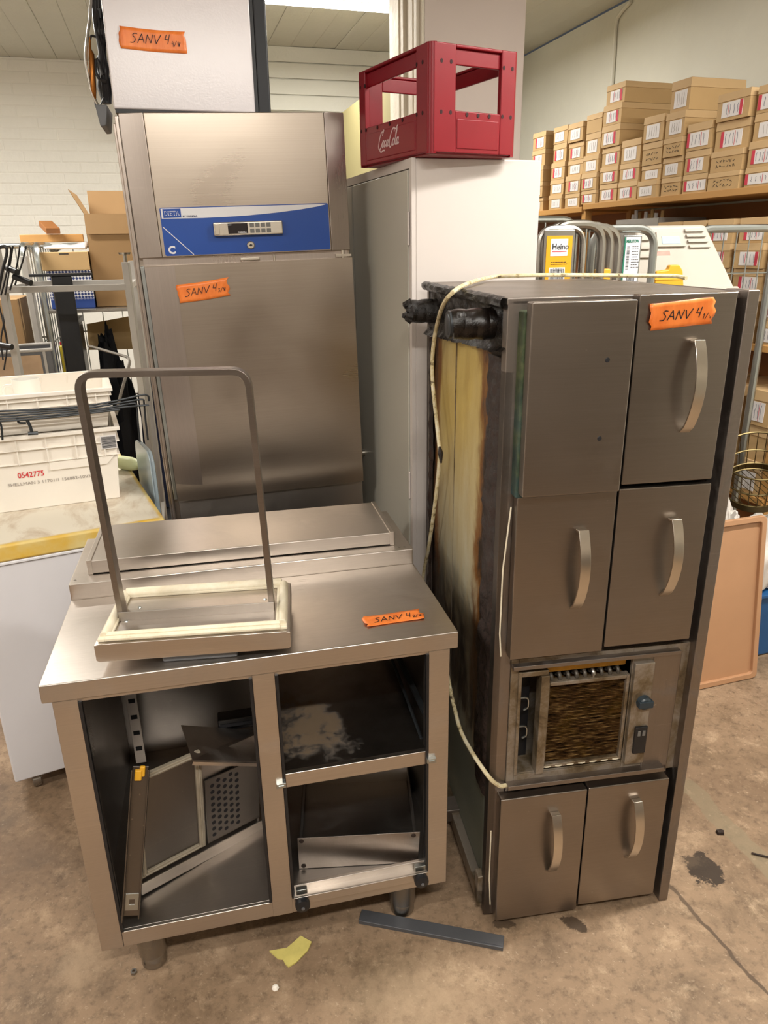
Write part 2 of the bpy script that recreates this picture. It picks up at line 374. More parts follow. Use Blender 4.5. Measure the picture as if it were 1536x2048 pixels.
def m_floor():
    m = N('stained_concrete')
    a = m.noise(.9, 8, .65, dist=.5); b = m.noise(4.5, 10, .72, dist=.3); c = m.noise(34, 8, .75); f = m.noise(160, 3, .6)
    col = m.ramp(a, [(.3, rgb(116, 94, 74)), (.5, rgb(138, 115, 92)), (.7, rgb(156, 132, 108))])
    col = m.mix(m.ramp(b, [(.36, .6), (.5, 0)]), col, rgb(84, 68, 51))
    col = m.mix(m.ramp(b, [(.54, 0), (.68, .8)]), col, rgb(180, 155, 127))
    col = m.mix(m.ramp(c, [(.34, .6), (.5, 0)]), col, rgb(80, 64, 49))
    col = m.mix(m.ramp(m.noise(8, 10, .78, dist=.25, loc=(4, 7, 0)), [(.56, 0), (.70, .6)]), col, rgb(192, 168, 139))
    col = m.mix(m.ramp(m.noise(75, 4, .7, loc=(1, 2, 3)), [(.60, 0), (.72, .45)]), col, rgb(196, 176, 150))
    x = m.xyz()
    wob = m.math('MULTIPLY', m.math('SUBTRACT', m.noise(28, 8, .75), .5), .10)
    wob2 = m.math('MULTIPLY', m.math('SUBTRACT', m.noise(6, 4, .6, loc=(2, 2, 2)), .5), .06)
    def line(p, q, hw, colr, fac, soft=.5):
        nonlocal col
        d = (q-p).normalized(); nx, ny = -d.y, d.x
        s_ = m.math('ADD', m.math('ADD', m.math('MULTIPLY', m.math('SUBTRACT', x[0], p.x), nx), m.math('MULTIPLY', m.math('SUBTRACT', x[1], p.y), ny)), wob2)
        t_ = m.math('ADD', m.math('MULTIPLY', m.math('SUBTRACT', x[0], p.x), d.x), m.math('MULTIPLY', m.math('SUBTRACT', x[1], p.y), d.y))
        msk = m.math('MULTIPLY', m.step(m.math('ABSOLUTE', s_), hw, hw*soft), m.math('MULTIPLY', m.step(t_, -.02, .02), m.step(t_, (q-p).length+.02, (q-p).length-.02)))
        col = m.mix(m.math('MULTIPLY', msk, fac), col, colr)
    def blob(p, rx, ry, colr, fac, ang=0, soft=.9):
        nonlocal col
        ca, sa = math.cos(ang), math.sin(ang)
        dx = m.math('SUBTRACT', x[0], p.x); dy = m.math('SUBTRACT', x[1], p.y)
        u = m.math('MULTIPLY', m.math('ADD', m.math('MULTIPLY', dx, ca), m.math('MULTIPLY', dy, sa)), 1/rx)
        v = m.math('MULTIPLY', m.math('SUBTRACT', m.math('MULTIPLY', dy, ca), m.math('MULTIPLY', dx, sa)), 1/ry)
        r = m.math('SQRT', m.math('ADD', m.math('MULTIPLY', u, u), m.math('MULTIPLY', v, v)))
        r = m.math('ADD', r, m.math('MULTIPLY', wob, 24))
        col = m.mix(m.math('MULTIPLY', m.step(r, 1.05, soft), fac), col, colr)
    line(onz(1335, 1765, 0), onz(1400, 1840, 0), .006, rgb(74, 60, 47), .8); line(onz(1395, 1835, 0), onz(1560, 2010, 0), .007, rgb(74, 60, 47), .85)
    line(onz(1365, 1560, 0), onz(1560, 1760, 0), .035, rgb(126, 114, 92), .6, .8)
    blob(onz(1408, 1737, 0), .045, .06, rgb(46, 36, 28), .95, .3); blob(onz(1382, 1722, 0), .05, .03, rgb(94, 78, 62), .45, 0, .3)
    blob(onz(1150, 1848, 0), .035, .018, rgb(60, 47, 35), .9, -.5); blob(onz(1010, 1848, 0), .03, .015, rgb(60, 47, 35), .8)
    blob(onz(760, 1975, 0), .02, .02, rgb(104, 84, 66), .8); blob(onz(165, 1920, 0), .09, .12, rgb(170, 147, 120), .5, 0, .1); blob(onz(820, 1990, 0), .25, .16, rgb(173, 150, 122), .45, 0, .05); blob(onz(60, 1700, 0), .22, .2, rgb(100, 80, 62), .5, 0, .1)
    m.base(col); m.set('Roughness', m.ramp(b, [(.3, .5), (.7, .75)])); m.set('Specular IOR Level', .35)
    m.bump(m.math('ADD', c, m.math('MULTIPLY', f, .4)), .18, .004); return m.mat
MT['floor'] = m_floor()
def m_paint(name, col, bs=14, strength=.35, var=.04):
    m = N(name); g = m.noise(bs, 6, .6)
    c = m.ramp(m.noise(2.2, 5, .6), [(.3, shade(col, 1-var)), (.7, shade(col, 1+var))])
    c = m.mix(m.ramp(m.noise(5, 8, .75, dist=1, loc=(3, 3, 3)), [(.66, 0), (.74, .25)]), c, shade(col, .7))
    m.base(c); m.set('Roughness', .7); m.bump(g, strength, .01); return m.mat
MT['wallbrick'] = m_paint('painted_brick', 'e6e4dc', 18, .35)
MT['wallright'] = m_paint('rough_plaster', 'dddccf', 5, .5)
MT['ceil'] = m_paint('board_marked_concrete', 'c9c8bd', 12, .5)
MT['pillar'] = m_paint('smooth_pillar_paint', 'c2b5ae', 10, .06, .02)
MT['oldpaint'] = m_paint('flaky_cream_paint', 'cfc6b6', 14, .6)
MT['oldgrey'] = m_paint('plain_wall_paint', 'c8bfb4', 8, .2)
MT['addedband'] = m_paint('added_dark_band', '4c423a', 8, .2)  # colour of the added wall bands that darken reflections in the steel
def m_emit(name, col, st):
    m = N(name); m.base(col); m.b.inputs['Emission Color'].default_value = (*lin(col), 1); m.b.inputs['Emission Strength'].default_value = st; return m.mat
MT['tubelight'] = m_emit('lamp_diffuser', 'fffaf0', 14)
def m_check():
    m = N('blue_check_print'); x = m.xyz()
    ck = m.n('ShaderNodeTexChecker'); ck.inputs['Scale'].default_value = 1; 
    rot = m.n('ShaderNodeMapping'); rot.inputs['Rotation'].default_value = (0, PI/4, 0); rot.inputs['Scale'].default_value = (88, .01, 88)
    m.lk(m.tc.outputs['Object'], rot.inputs[0]); m.lk(rot.outputs[0], ck.inputs['Vector'])
    ck.inputs[1].default_value = (*lin('d8d8dc'), 1); ck.inputs[2].default_value = (*lin('22346e'), 1)
    m.base(m.mix(m.step(x[2], .06, .04), ck.outputs[0], '1f3f86')); m.set('Roughness', .6); return m.mat
MT['check'] = m_check()

def m_dusty():                              # steel shelf with a dried pale dust patch
    m = N('dusty_shelf_steel'); x = m.xyz(); g = m.noise(26, 7, .7); h = m.noise(9, 4, .6, loc=(2, 1, 0))
    u = m.math('MULTIPLY', m.math('SUBTRACT', x[0], .535), 9.5); v = m.math('MULTIPLY', m.math('SUBTRACT', x[1], .17), 7.0)
    r = m.math('ADD', m.math('SQRT', m.math('ADD', m.math('MULTIPLY', u, u), m.math('MULTIPLY', v, v))), m.math('MULTIPLY', m.math('SUBTRACT', h, .5), 2.2))
    k = m.math('MULTIPLY', m.step(r, 1.1, .7), m.ramp(g, [(.36, .15), (.5, .85)]))
    m.base(m.mix(k, m.ramp(h, [(.3, rgb(128, 123, 118)), (.7, rgb(158, 152, 146))]), rgb(134, 112, 86)))
    m.set('Metallic', m.math('SUBTRACT', 1, m.math('MULTIPLY', k, .8))); m.set('Roughness', m.math('ADD', .32, m.math('MULTIPLY', k, .35))); return m.mat
MT['dusty'] = m_dusty()

# ------------------------------------------------------------------ setting (room frame: x = 0 right wall, y = back)
RM = Fr((1.109, 6.056, 0), .275)
CZ = 2.95; XL, YF, YB = -5.6, -8.2, .85
def struct(name, mb, mats, fr=RM, **kw):
    o = mb.build(name, mats, **kw); o.matrix_world = Matrix.Translation(fr.o) @ fr.M.to_4x4(); o['kind'] = 'structure'; return o
fl = MB().box(-7, 4.5, -4.5, 8.5, -.1, 0).build('floor', MT['floor']); fl['kind'] = 'structure'
struct('wall_right', MB().box(0, .2, YF, YB+.2, 0, CZ), MT['wallright'])
struct('wall_left', MB().box(XL-.2, XL, YF, YB+.2, 0, CZ), MT['oldgrey'])
struct('wall_front', MB().box(XL, 0, YF-.2, YF, 0, CZ), MT['oldgrey'])
struct('added_dark_band_front', MB().box(XL, 0, YF, YF+.02, 0, 1.4), MT['addedband']); struct('added_dark_band_left', MB().box(XL, XL+.02, YF+.02, -4.2, 0, 1.4), MT['addedband'])  # unseen dark bands behind the camera, added for the steel doors to reflect
wb = struct('wall_back', MB().box(XL, 0, YB-.0032, YB+.2, 0, CZ), MT['wallbrick'])
def brick_mesh(wd):
    b = MB(); h = .070; e = .006; j = lambda: random.uniform(-.0008, .0008)
    o = [(0, 0), (wd, 0), (wd, h), (0, h)]; i = [(e, e), (wd-e, e), (wd-e, h-e), (e, h-e)]
    vs = [(x, .02, z) for x, z in o] + [(x, .0026, z) for x, z in o] + [(x+j(), j(), z+j()) for x, z in i]
    fs = [(8, 9, 10, 11)] + [(k, (k+1) % 4, 4+(k+1) % 4, 4+k) for k in range(4)] + [(4+k, 4+(k+1) % 4, 8+(k+1) % 4, 8+k) for k in range(4)]
    b.add(vs, fs); me = bpy.data.meshes.new('brick'); me.from_pydata(b.v, [], b.f); me.update(); me.materials.append(MT['wallbrick']); return me
BM = [brick_mesh(.249) for _ in range(5)]
for r in range(23):
    for k in range(9):
        x = -4.35 + k*.252 + (.126 if r % 2 else 0)
        if x > -2.3: continue
        o = bpy.data.objects.new('brick', random.choice(BM)); COL.objects.link(o); o.parent = wb
        o.location = (x + random.uniform(-.002, .002), YB-.006+random.uniform(-.0015, .0015), 1.262+r*.073); o.rotation_euler = (random.uniform(-.01, .01), random.uniform(-.006, .006), 0)
ce = struct('ceiling', MB().box(XL, 0, YF, YB, CZ+.012, CZ+.2), MT['ceil'])
def plank_mesh(wd, ln):
    b = MB(); b.prism([(0, .03), (0, .002), (.004, 0), (wd-.004, 0), (wd, .002), (wd, .03)], lambda a, z, t: (a, t*ln, z))
    me = bpy.data.meshes.new('plank'); me.from_pydata(b.v, [], b.f); me.update(); me.materials.append(MT['ceil']); return me
PM = plank_mesh(.1545, YB-YF)
k = 0; x = XL
while x < -.16:
    o = bpy.data.objects.new('plank', PM); COL.objects.link(o); o.parent = ce; o.location = (x, YF, CZ + random.uniform(-.003, .002)); x += .1555
bx0 = RM.at(330, 150, 1, .15).x
bz = RM.at(655, 224, 1, .15).z
bm_ = struct('trim_1', MB().box(bx0, 0, .165, YB, bz, CZ), MT['ceil'])
nb = 4; bh = (CZ-bz)/nb
for i in range(nb):
    o = MB().box(bx0, -.01, .15+random.uniform(0, .004), .18, bz+i*bh+.003, bz+(i+1)*bh-.003).build('plank', MT['ceil'], bm_, .003, 1)
# pillar
pz = 3.55
pw = (ony(845, 100, pz), ony(1062, 60, pz))
pl = RM.l(pw[0]); pr = RM.l((pw[1].x, pw[0].y + (pw[1].x-pw[0].x)*math.tan(.275), 0))
PX0, PX1, PY0 = pl.x, pr.x, pl.y; PY1 = PY0+.47
pi_ = struct('wall_pillar', MB().box(PX0, PX1, PY0, PY1, 0, CZ), MT['pillar'], bevel=.006)
for a, b, d in ((.02, .06, .02), (.10, .16, .012), (.20, .24, .022), (.30, .40, .012)):
    MB().box(PX0-d, PX0+.01, PY0+a, PY0+b, 0, CZ).build('moulding', MT['oldpaint'], pi_, .004)
MB().box(PX0-.004, PX0+.01, PY0, PY1, 0, CZ-.001).build('flaky_face', MT['oldpaint'], pi_)
ytop = RM.at(713, 203, 0, PX0+.02).z
struct('wall_partition', MB().box(PX0+.02, PX0+.12, PY1, .15, 0, ytop), MT['cream'])
# surface conduit on the right wall
c = [RM.at(*p, 0, -.012) for p in ((1262, 2), (1240, 28), (1232, 48), (1228, 110), (1224, 172), (1212, 420))]
struct('trim_2', MB().tube(spline(c, 4), .011, 8), MT['wallright'])

# ------------------------------------------------------------------ lamps (fluorescent battens under the ceiling)
def lamp(c, yaw, label, power=LAMP_POWER, ln=1.25):
    f = Fr((c[0], c[1], CZ-.006), yaw)
    t = thing('ceiling_lamp', label, 'lamp', f, 'fluorescent battens on the ceiling')
    MB().box(-ln/2, ln/2, -.04, .04, -.05, 0).build('housing', MT['lampwhite'], t, .006)
    for s_ in (-1, 1): MB().box(s_*ln/2-.015, s_*ln/2+.015, -.035, .035, -.10, -.02).build('end_cap', MT['lampwhite'], t, .004)
    MB().cyl((-ln/2, 0, -.082), (ln/2, 0, -.082), .019, 14).build('tube', MT['tubelight'], t)
    ld = bpy.data.lights.new('lamp_light', 'AREA'); ld.shape = 'RECTANGLE'; ld.size = ln; ld.size_y = .09; ld.energy = power; ld.color = (1, .96, .895)
    lo = bpy.data.objects.new('lamp_light', ld); COL.objects.link(lo); lo.parent = t; lo.location = (0, 0, -.115)
    return t
vis = onz(668, 6, 2.87)
lamp(vis, .30, 'glowing fluorescent batten on the ceiling above the red crate and tall fridge', LAMP_POWER*.9)
lamp((.22, -.58), .275, 'fluorescent batten on the ceiling over the spot the photo was taken from', LAMP_POWER*1.1)
lamp((-2.6, 3.4), .275, 'fluorescent batten on the ceiling over the left-hand clutter by the brick wall', LAMP_POWER*1.3)
lamp((1.55, 1.7), .275, 'fluorescent batten on the ceiling near the shelves of small brown boxes', LAMP_POWER*1.15)
lamp((-2.05, -.5), .275, 'fluorescent batten on the ceiling behind and left of the counter', LAMP_POWER*.9)

# ------------------------------------------------------------------ writing helpers
HAND = [[(.75, .95), (.45, 1), (.25, .8), (.45, .6), (.6, .35), (.4, .05), (0, .02)], [(.85, 0), (1.28, 1), (1.58, .05)], [(.98, .4), (1.52, .36)],
        [(1.78, 0), (1.93, .95), (2.38, .08), (2.55, 1)], [(2.75, .95), (3.0, .05), (3.5, 1.05)], [(4.12, 1.1), (3.98, .58), (4.42, .55)], [(4.48, 1.15), (4.36, .1)]]
DIG = {'1': [[(.1, .8), (.25, 1), (.2, 0)]], '2': [[(0, .8), (.2, 1), (.35, .75), (0, 0), (.4, .05)]], '3': [[(0, .95), (.3, .9), (.12, .55), (.35, .3), (.0, 0)]],
       '4': [[(.2, 1), (.1, .5), (.4, .5)], [(.38, .9), (.32, 0)]], '/': [[(.35, 1.1), (.0, -.1)]]}
def write_hand(parent, o, u, v, sc, frac, ink='ink', wd=.0017):
    out = u.cross(v); b = MB()
    f = lambda x, y: o + u*(x*sc) + v*(y*sc) + out*.0004
    for st in HAND:
        if len(st) > 4: b.strip([f(p[0], p[1]) for p in spline([(*q, 0) for q in st], 4)], wd, out)
        else:
            for p, q in zip(st, st[1:]): b.strip([f(*p), f(*q)], wd, out)
    x = 4.75
    for ch in frac:
        for st in DIG[ch]:
            for p, q in zip(st, st[1:]): b.strip([f(x+p[0]*.75, -.1+p[1]*.55), f(x+q[0]*.75, -.1+q[1]*.55)], wd*.6, out)
        x += .34
    for st in ([(5.5, .36), (5.78, -.02)], [(5.55, -.02), (5.8, .34)]): b.strip([f(*p) for p in st], wd*.6, out)
    return b.build('handwriting', MT[ink], parent, smooth=False, normals=False)
def tape(parent, o, u, v, ln, wd, frac, label, sc=None, wav=.0025):
    o, u, v = Vector(o), Vector(u).normalized(), Vector(v).normalized(); out = u.cross(v)
    rnd = random.Random(len(frac)*7+int(ln*1000)); n = 18; m = 6
    je = [[rnd.uniform(-.006, .004) for _ in range(m+1)] for _ in range(2)]; ph = rnd.uniform(0, 6)
    def fn(a, b, lift=0):
        x = a*ln + (je[0][int(round(b*m))]*(1-a)**6 + je[1][int(round(b*m))]*a**6)
        h = .0007 + .0006*math.sin(9*a+4*b+ph)*math.sin(5*b+ph) + .003*(a**10 + (1-a)**14)*(.5+.5*math.sin(7*b+ph))
        return o + u*x + v*(b*wd + wav*math.sin(3*a+ph)) + out*(h+.0006)
    t = MB().grid(fn, n, m).build('tape_label', MT['tape'], parent, label=label)
    so = t.modifiers.new('thick', 'SOLIDIFY'); so.thickness = .0004
    sc = sc or ln*.125
    write_hand(t, o + u*ln*.14 + v*(wd*.30) + out*.0022, u, (v + u*.12).normalized(), sc, frac)
    return t
def slab_text(parent, body, o, size, mat, sx=1, bold=0, sp=1, name='lettering', ext=.0002):
    return text(name, body, size, parent, o, MT[mat], (PI/2, 0, 0), 'LEFT', sx, bold, ext, sp)

# ------------------------------------------------------------------ tall refrigerator
FR = Fr((-.6871, 2.3299, 0), .2323, -.0225)
t = thing('refrigerator', 'tall stainless upright refrigerator with blue control panel, behind the counter', 'refrigerator', FR)
FD = .47
b = MB(); b.box(-.012, .652, .03, FD, .10, 2.018)
b.build('carcass', MT['fridge'], t, .004)
b = MB(); b.box(-.012, -.002, .012, .05, .10, 2.016); b.box(-.02, -.012, .03, .09, .10, 2.0)
b.build('side_trim', MT['fridge2'], t, .003)
b = MB(); b.box(.068, .588, 0, .03, 1.632, 2.022); h = b.build('header_panel', MT['fridge'], t, .003)
for x0, x1, q in ((0, .0675, 1), (.5885, .65, -1)):
    b = MB()
    pr = [(x0, .014 if q > 0 else .0), (x1, 0 if q > 0 else .014), (x1, .03), (x0, .03)]
    b.prism(pr, lambda a, c, k: (a, c, 1.632+.39*k)); b.build('corner_strip', MT['fridge2'], t, .002)
b = MB(); b.box(.01, .64, .016, .032, 1.606, 1.634); b.build('gap_rail', MT['fridge2'], t)
b = MB(); b.box(.30, .36, .004, .03, 1.613, 1.622); b.box(.402, .408, .006, .03, 1.608, 1.628); b.build('door_catch', MT['silver'], t, .002)
b = MB(); b.box(.60, .65, .002, .03, 1.613, 1.620); b.cyl((.625, .012, 1.605), (.625, .012, 1.632), .006, 10); b.build('hinge', MT['silver'], t)
# door with a slight hollow towards the bottom
def door_fn(u, v):
    x = .012 + .64*u; z = .858 + .751*v
    d = .004*math.exp(-((v-.12)/.08)**2)*math.sin(u*PI) - .003*math.exp(-((v-.05)/.04)**2)
    ex = .012*max(0, 1-v/.02)**2 if v < .02 else 0
    return (x, d - .002, z)
b = MB(); b.grid(door_fn, 24, 60); dm = b.build('door', MT['fridge'], t)
b = MB(); b.box(.012, .652, .006, .03, .862, 1.609); b.prism([(.012, -.002), (.012, .008), (.652, .008), (.652, -.002)], lambda a, c, k: (a, c, 1.606+.003*k)); b.build('door_shell', MT['fridge'], dm, .002)
b = MB(); b.box(.012, .10, -.0035, -.0028, .88, 1.606); b.build('door_band', MT['fridge2'], dm, label='darker brushed band down the hinge edge')
b = MB(); b.box(0, .012, .004, .03, .862, 1.609); b.build('door_edge', MT['zinc'], dm, .002)
b = MB(); b.box(.012, .652, .02, .032, .14, .852); b.build('lower_panel', MT['inner'], t, .003)
for x in (.06, .6):
    for y in (.08, FD-.06): MB().cyl((x, y, 0), (x, y, .101), .022, 14).build('foot', MT['zincdark'], t)
# blue control panel
def rrect(x0, x1, z0, z1, r, n=5):
    out = []
    for cx, cz, a in ((x1-r, z1-r, 0), (x0+r, z1-r, PI/2), (x0+r, z0+r, PI), (x1-r, z0+r, 1.5*PI)):
        out += [(cx+r*math.cos(a+PI/2*i/n), cz+r*math.sin(a+PI/2*i/n)) for i in range(n+1)]
    return out
pl_ = lambda y0, y1: (lambda a, c, k: (a, y0 + (y1-y0)*k, c))
cpn = MB().prism(rrect(.078, .584, 1.636, 1.771, .006), pl_(-.0008, .0)).build('control_panel', MT['blue'], t, smooth=False)
sw = [(.0815, 1.741), (.20, 1.7395), (.27, 1.7405), (.34, 1.743), (.42, 1.748), (.50, 1.7555), (.55, 1.762), (.572, 1.7665), (.579, 1.7685), (.0815, 1.7685)]
MB().prism(sw, pl_(-.0012, -.0008)).build('white_swoosh', MT['wfilm'], cpn, smooth=False)
b = MB(); b.strip([(.0815, -.0009, 1.718), (.162, -.0009, 1.637)], .0022, (0, -1, 0)); b.build('white_line', MT['wfilm'], cpn, smooth=False)
MB().prism([(.0865, 1.7425), (.1385, 1.7425), (.1385, 1.7672), (.0865, 1.7672)], pl_(-.0016, -.0012)).build('brand_badge', MT['blue'], cpn, smooth=False)
SER = {'D': [[(.1, 0), (.1, 1)], [(0, 0), (.35, 0), (.62, .22), (.7, .5), (.62, .78), (.35, 1), (0, 1)]], 'I': [[(.15, 0), (.15, 1)], [(0, 0), (.3, 0)], [(0, 1), (.3, 1)]],
       'E': [[(.12, 0), (.12, 1)], [(.55, .22), (.55, 0), (0, 0)], [(.53, .8), (.53, 1), (0, 1)], [(.12, .52), (.42, .52)]],
       'T': [[(.32, 0), (.32, 1)], [(0, .78), (0, 1), (.64, 1), (.64, .78)], [(.18, 0), (.46, 0)]], 'A': [[(.05, 0), (.36, 1), (.7, 0)], [(.17, .36), (.56, .36)], [(-.05, 0), (.18, 0)], [(.55, 0), (.82, 0)]]}
b = MB(); x = .0905
for ch, ad in (('D', .85), ('I', .45), ('E', .72), ('T', .74), ('A', .8)):
    for st in SER[ch]: b.strip([(x+p[0]*.0122, -.0017, 1.7492+p[1]*.0115) for p in st], .0011, (0, -1, 0), th=.0003)
    x += ad*.0122
b.build('lettering', MT['wfilm'], cpn, smooth=False, normals=False)
slab_text(cpn, 'BY PORKKA', (.1425, -.0016, 1.7430), .0072, 'navyink', 1.1, .0002)
slab_text(cpn, 'C', (.0885, -.0014, 1.6425), .030, 'wfilm', 1, .0012)
b = MB(); b.prism(rrect(.228, .437, 1.686, 1.7255, .004), pl_(-.018, -.0008)); ctl = b.build('controller', MT['silver'], t, .004)
b = MB(); b.box(.232, .246, -.0195, -.017, 1.690, 1.7215); b.build('end_grip', MT['silver'], ctl, .002)
MB().box(.271, .330, -.0188, -.0178, 1.692, 1.7208).build('screen', MT['screen'], ctl, smooth=False)
slab_text(ctl, 'PORKKA', (.2995, -.0190, 1.6932), .0058, 'wfilm', 1.15, .0002)
slab_text(ctl, 'LOW', (.272, -.0190, 1.7155), .0040, 'wfilm', 1.1)
for r_ in range(2):
    for k in range(4):
        MB().box(.3365+k*.0168, .3495+k*.0168, -.0192, -.0178, 1.7085-r_*.0162, 1.7205-r_*.0162).build('key', MT['keys'], ctl, .001, 1)
M_ = Matrix.Rotation(PI/2, 3, 'X')
lk = MB().lathe([(0, .006), (.009, .006), (.0115, .004), (.0125, 0)], (.3355, -.0008, 1.6575), 20, 0, M_).build('lock', MT['silver'], t)
b = MB(); b.box(.3305, .3405, -.0076, -.0066, 1.6568, 1.6588); b.lathe([(0, .0074), (.0035, .0072), (.0035, .006)], (.3355, -.0008, 1.6575), 12, 0, M_); b.build('key_slot', MT['ink'], lk)
tape(dm, (.099, -.0045, 1.497), (.99, 0, .11), (-.02, 0, 1), .157, .054, '3/4', 'orange tape with the handwriting SANV 4 3/4', .0215)
# ------------------------------------------------------------------ small freezer on top of it, seen from its side
FZ = Fr(FR.w((-.014, .06, 2.031)), .2323, .010)
t = thing('small_freezer', 'white cabinet-sized freezer lying on the tall refrigerator, its side with an orange tape', 'freezer', FZ)
MB().box(0, .405, 0, .36, .010, .80).build('body', MT['white'], t, .005)
MB().box(.405, .4145, .004, .356, .008, .80).build('door_gasket', MT['black'], t)
MB().box(.4145, .452, .002, .36, .004, .80).build('door', MT['blackmetal'], t, .006)
MB().box(.004, .40, .004, .35, 0, .0105).build('base_plate', MT['black'], t)
tape(t, FZ.at(243, 97, 1, 0), (1, 0, -.02), (.04, 0, 1), .176, .054, '4/4', 'orange tape with the handwriting SANV 4 4/4', .0235)
q = lambda x, y, yy=.05: FZ.at(x, y, 1, yy)
b = MB(); b.tube(spline([q(182, -60), q(181, 20), q(175, 70), q(171, 115), q(176, 150), q(184, 185), q(196, 212)], 5), .0042, 8); b.build('suction_pipe', MT['zincdark'], t)
b = MB()
for i, (a, bx) in enumerate(((188, 203), (194, 208), (199, 212))):
    b.tube(spline([q(a-3, -50, .06+.03*i), q(a, 20, .06+.03*i), q(a+4, 60, .05), q(bx-4, 95, .05+.02*i), q(bx, 140, .06), q(bx+6, 200, .08)], 5), .0055, 8)
b.tube(spline([q(198, 20, .1), q(202, 60, .1), q(206, 95, .1)], 4), .016, 10)
b.tube(spline([q(206, 150), q(194, 118), q(191, 140), q(199, 158), q(212, 163)], 5), .004, 8)
b.build('hose_bundle', MT['black'], t)
fd = [q(180, 75), q(180, 98), q(183, 108), q(187, 180), q(189, 192), q(191, 206)]
b = MB(); b.tube(fd, [.003, .004, .008, .008, .005, .0022], 14); b.build('filter_drier', steel('old_copper', '8f5a2a', .3, (1, 1, 1), .6, scratch=0), t)
b = MB(); b.tube(spline([q(193, 74), q(183, 72), q(180, 80)], 5), .0032, 8); b.tube(spline([q(190, 204), q(192, 214), q(198, 216), q(207, 196)], 5), .0022, 6); b.build('capillary', MT['blackmetal'], t)
b = MB(); b.tube([q(203, 112, .09), q(205, 135, .09), q(207, 150, .09), q(209, 175, .09), q(214, 208, .09)], [.012, .02, .016, .022, .013], 16); b.build('compressor', MT['rod'], t)
tr = [q(193, 214), q(217, 214), q(215, 256), q(204, 257)]
b = MB(); b.prism([(p.x, p.z) for p in tr], lambda a, c, k: (a, .01+.16*k, c)); b.build('drip_tray', MT['grey'], t, .003)

# ------------------------------------------------------------------ pale two-door locker
CB = Fr((.0915, 2.19, 0), .314)
t = thing('locker_cabinet', 'pale pinkish-white steel locker with grey doors, between refrigerator and cold cabinet', 'cabinet', CB)
b = MB(); b.box(.012, .40, 0, 1.16, .06, 1.88); b.build('body', MT['locker'], t, .004)
b = MB(); b.frame(0, 1.16, .06, 1.88, .02, 1.14, .085, 1.855, 0, .012)
fo = b.build('door_frame', MT['locker'], t); 
for v in fo.data.vertices: v.co = (v.co.y, v.co.x, v.co.z)
fo.data.flip_normals()
b = MB(); b.box(.02, .38, .03, 1.13, 0, .06); b.build('plinth', MT['lockdoor'], t)
for i in range(2):
    y0 = .021 + i*.562; y1 = y0 + .556
    d = MB().box(-.004, .013, y0+.003, y1-.003, .088, 1.852).build('door', MT['lockdoor'], t, .003)
    ye = y0+.003 if i == 0 else y1-.003
    for z in (1.70, .94, .30):
        MB().box(-.007, -.001, ye-.012, ye-.003, z-.045, z+.045).build('hinge', MT['locker'], d, .003)
    if i == 0:
        Mx = Matrix.Rotation(-PI/2, 3, 'Y')
        k = MB().lathe([(0, .016), (.010, .016), (.013, .012), (.013, 0)], (-.004, .511, .922), 18, 0, Mx).build('lock', MT['silver'], d)
        b = MB(); b.lathe([(0, .0165), (.005, .0165), (.005, .0155)], (-.004, .511, .922), 12, 0, Mx); b.box(-.026, -.019, .506, .516, .900, .926); b.build('lock', MT['rod'], d)

# ------------------------------------------------------------------ red bottle crate
CR = Fr((.135, 2.105, 1.8805), .5)
W_, D_, H_ = .284, .405, .254
t = thing('bottle_crate', 'red plastic bottle crate with script lettering, on top of the pale locker', 'crate', CR)
ya, yb = CR.at(832, 200, 0, 0).y, CR.at(730, 200, 0, 0).y
def side(b, p0, ax, ln, w0, w1):            # one crate wall from p0 along ax, inward normal inn
    pass
def wallmb(fn, ln, w0, w1):
    b = MB()
    def bx(a0, a1, d0, d1, z0, z1): b.hexa([fn(a0, d0, z0), fn(a1, d0, z0), fn(a1, d1, z0), fn(a0, d1, z0), fn(a0, d0, z1), fn(a1, d0, z1), fn(a1, d1, z1), fn(a0, d1, z1)])
    bx(.012, w0, 0, .016, .004, H_); bx(w1, ln-.012, 0, .016, .004, H_)
    bx(w0-.001, w1+.001, .001, .014, .004, .104)
    bx(w0-.001, w1+.001, .008, .016, .209, .246); bx(w0-.001, w1+.001, 0, .018, .246, H_)
    bx(w0+.004, w1-.004, -.001, .006, .014, .086)
    return b
faces = [(lambda a, d, z: (a, d, z), W_, .08, .225), (lambda a, d, z: (W_-a, D_-d, z), W_, .06, .205), (lambda a, d, z: (d, a, z), D_, ya, yb), (lambda a, d, z: (W_-d, a, z), D_, ya, yb)]
for fn, ln, w0, w1 in faces: wallmb(fn, ln, w0, w1).build('side_wall', MT['crate'], t, .003, 2)
for x, y, a in ((.02, .02, PI), (W_-.02, .02, 1.5*PI), (W_-.02, D_-.02, 0), (.02, D_-.02, PI/2)):
    ou = [(x+.02*math.cos(a+PI/2*i/6), y+.02*math.sin(a+PI/2*i/6)) for i in range(7)]; inn = [(x+.006*math.cos(a+PI/2*i/6), y+.006*math.sin(a+PI/2*i/6)) for i in range(6, -1, -1)]
    MB().prism(ou+inn, lambda p, q_, k: (p, q_, .001+(H_-.001)*k)).build('corner_post', MT['crate'], t)
MB().box(.012, W_-.012, .012, D_-.012, 0, .012).build('base', MT['crate'], t)
b = MB()
def hole(fn, a, z):
    c = [fn(a+.0042*math.cos(2*PI*i/10), -.0006, z+.0052*math.sin(2*PI*i/10)) for i in range(10)]; e = [fn(a+.0042*math.cos(2*PI*i/10), .001, z+.0052*math.sin(2*PI*i/10)) for i in range(10)]
    b.add(c+e, [list(range(10)), list(range(19, 9, -1))] + [(i, (i+1) % 10, 10+(i+1) % 10, 10+i) for i in range(10)])
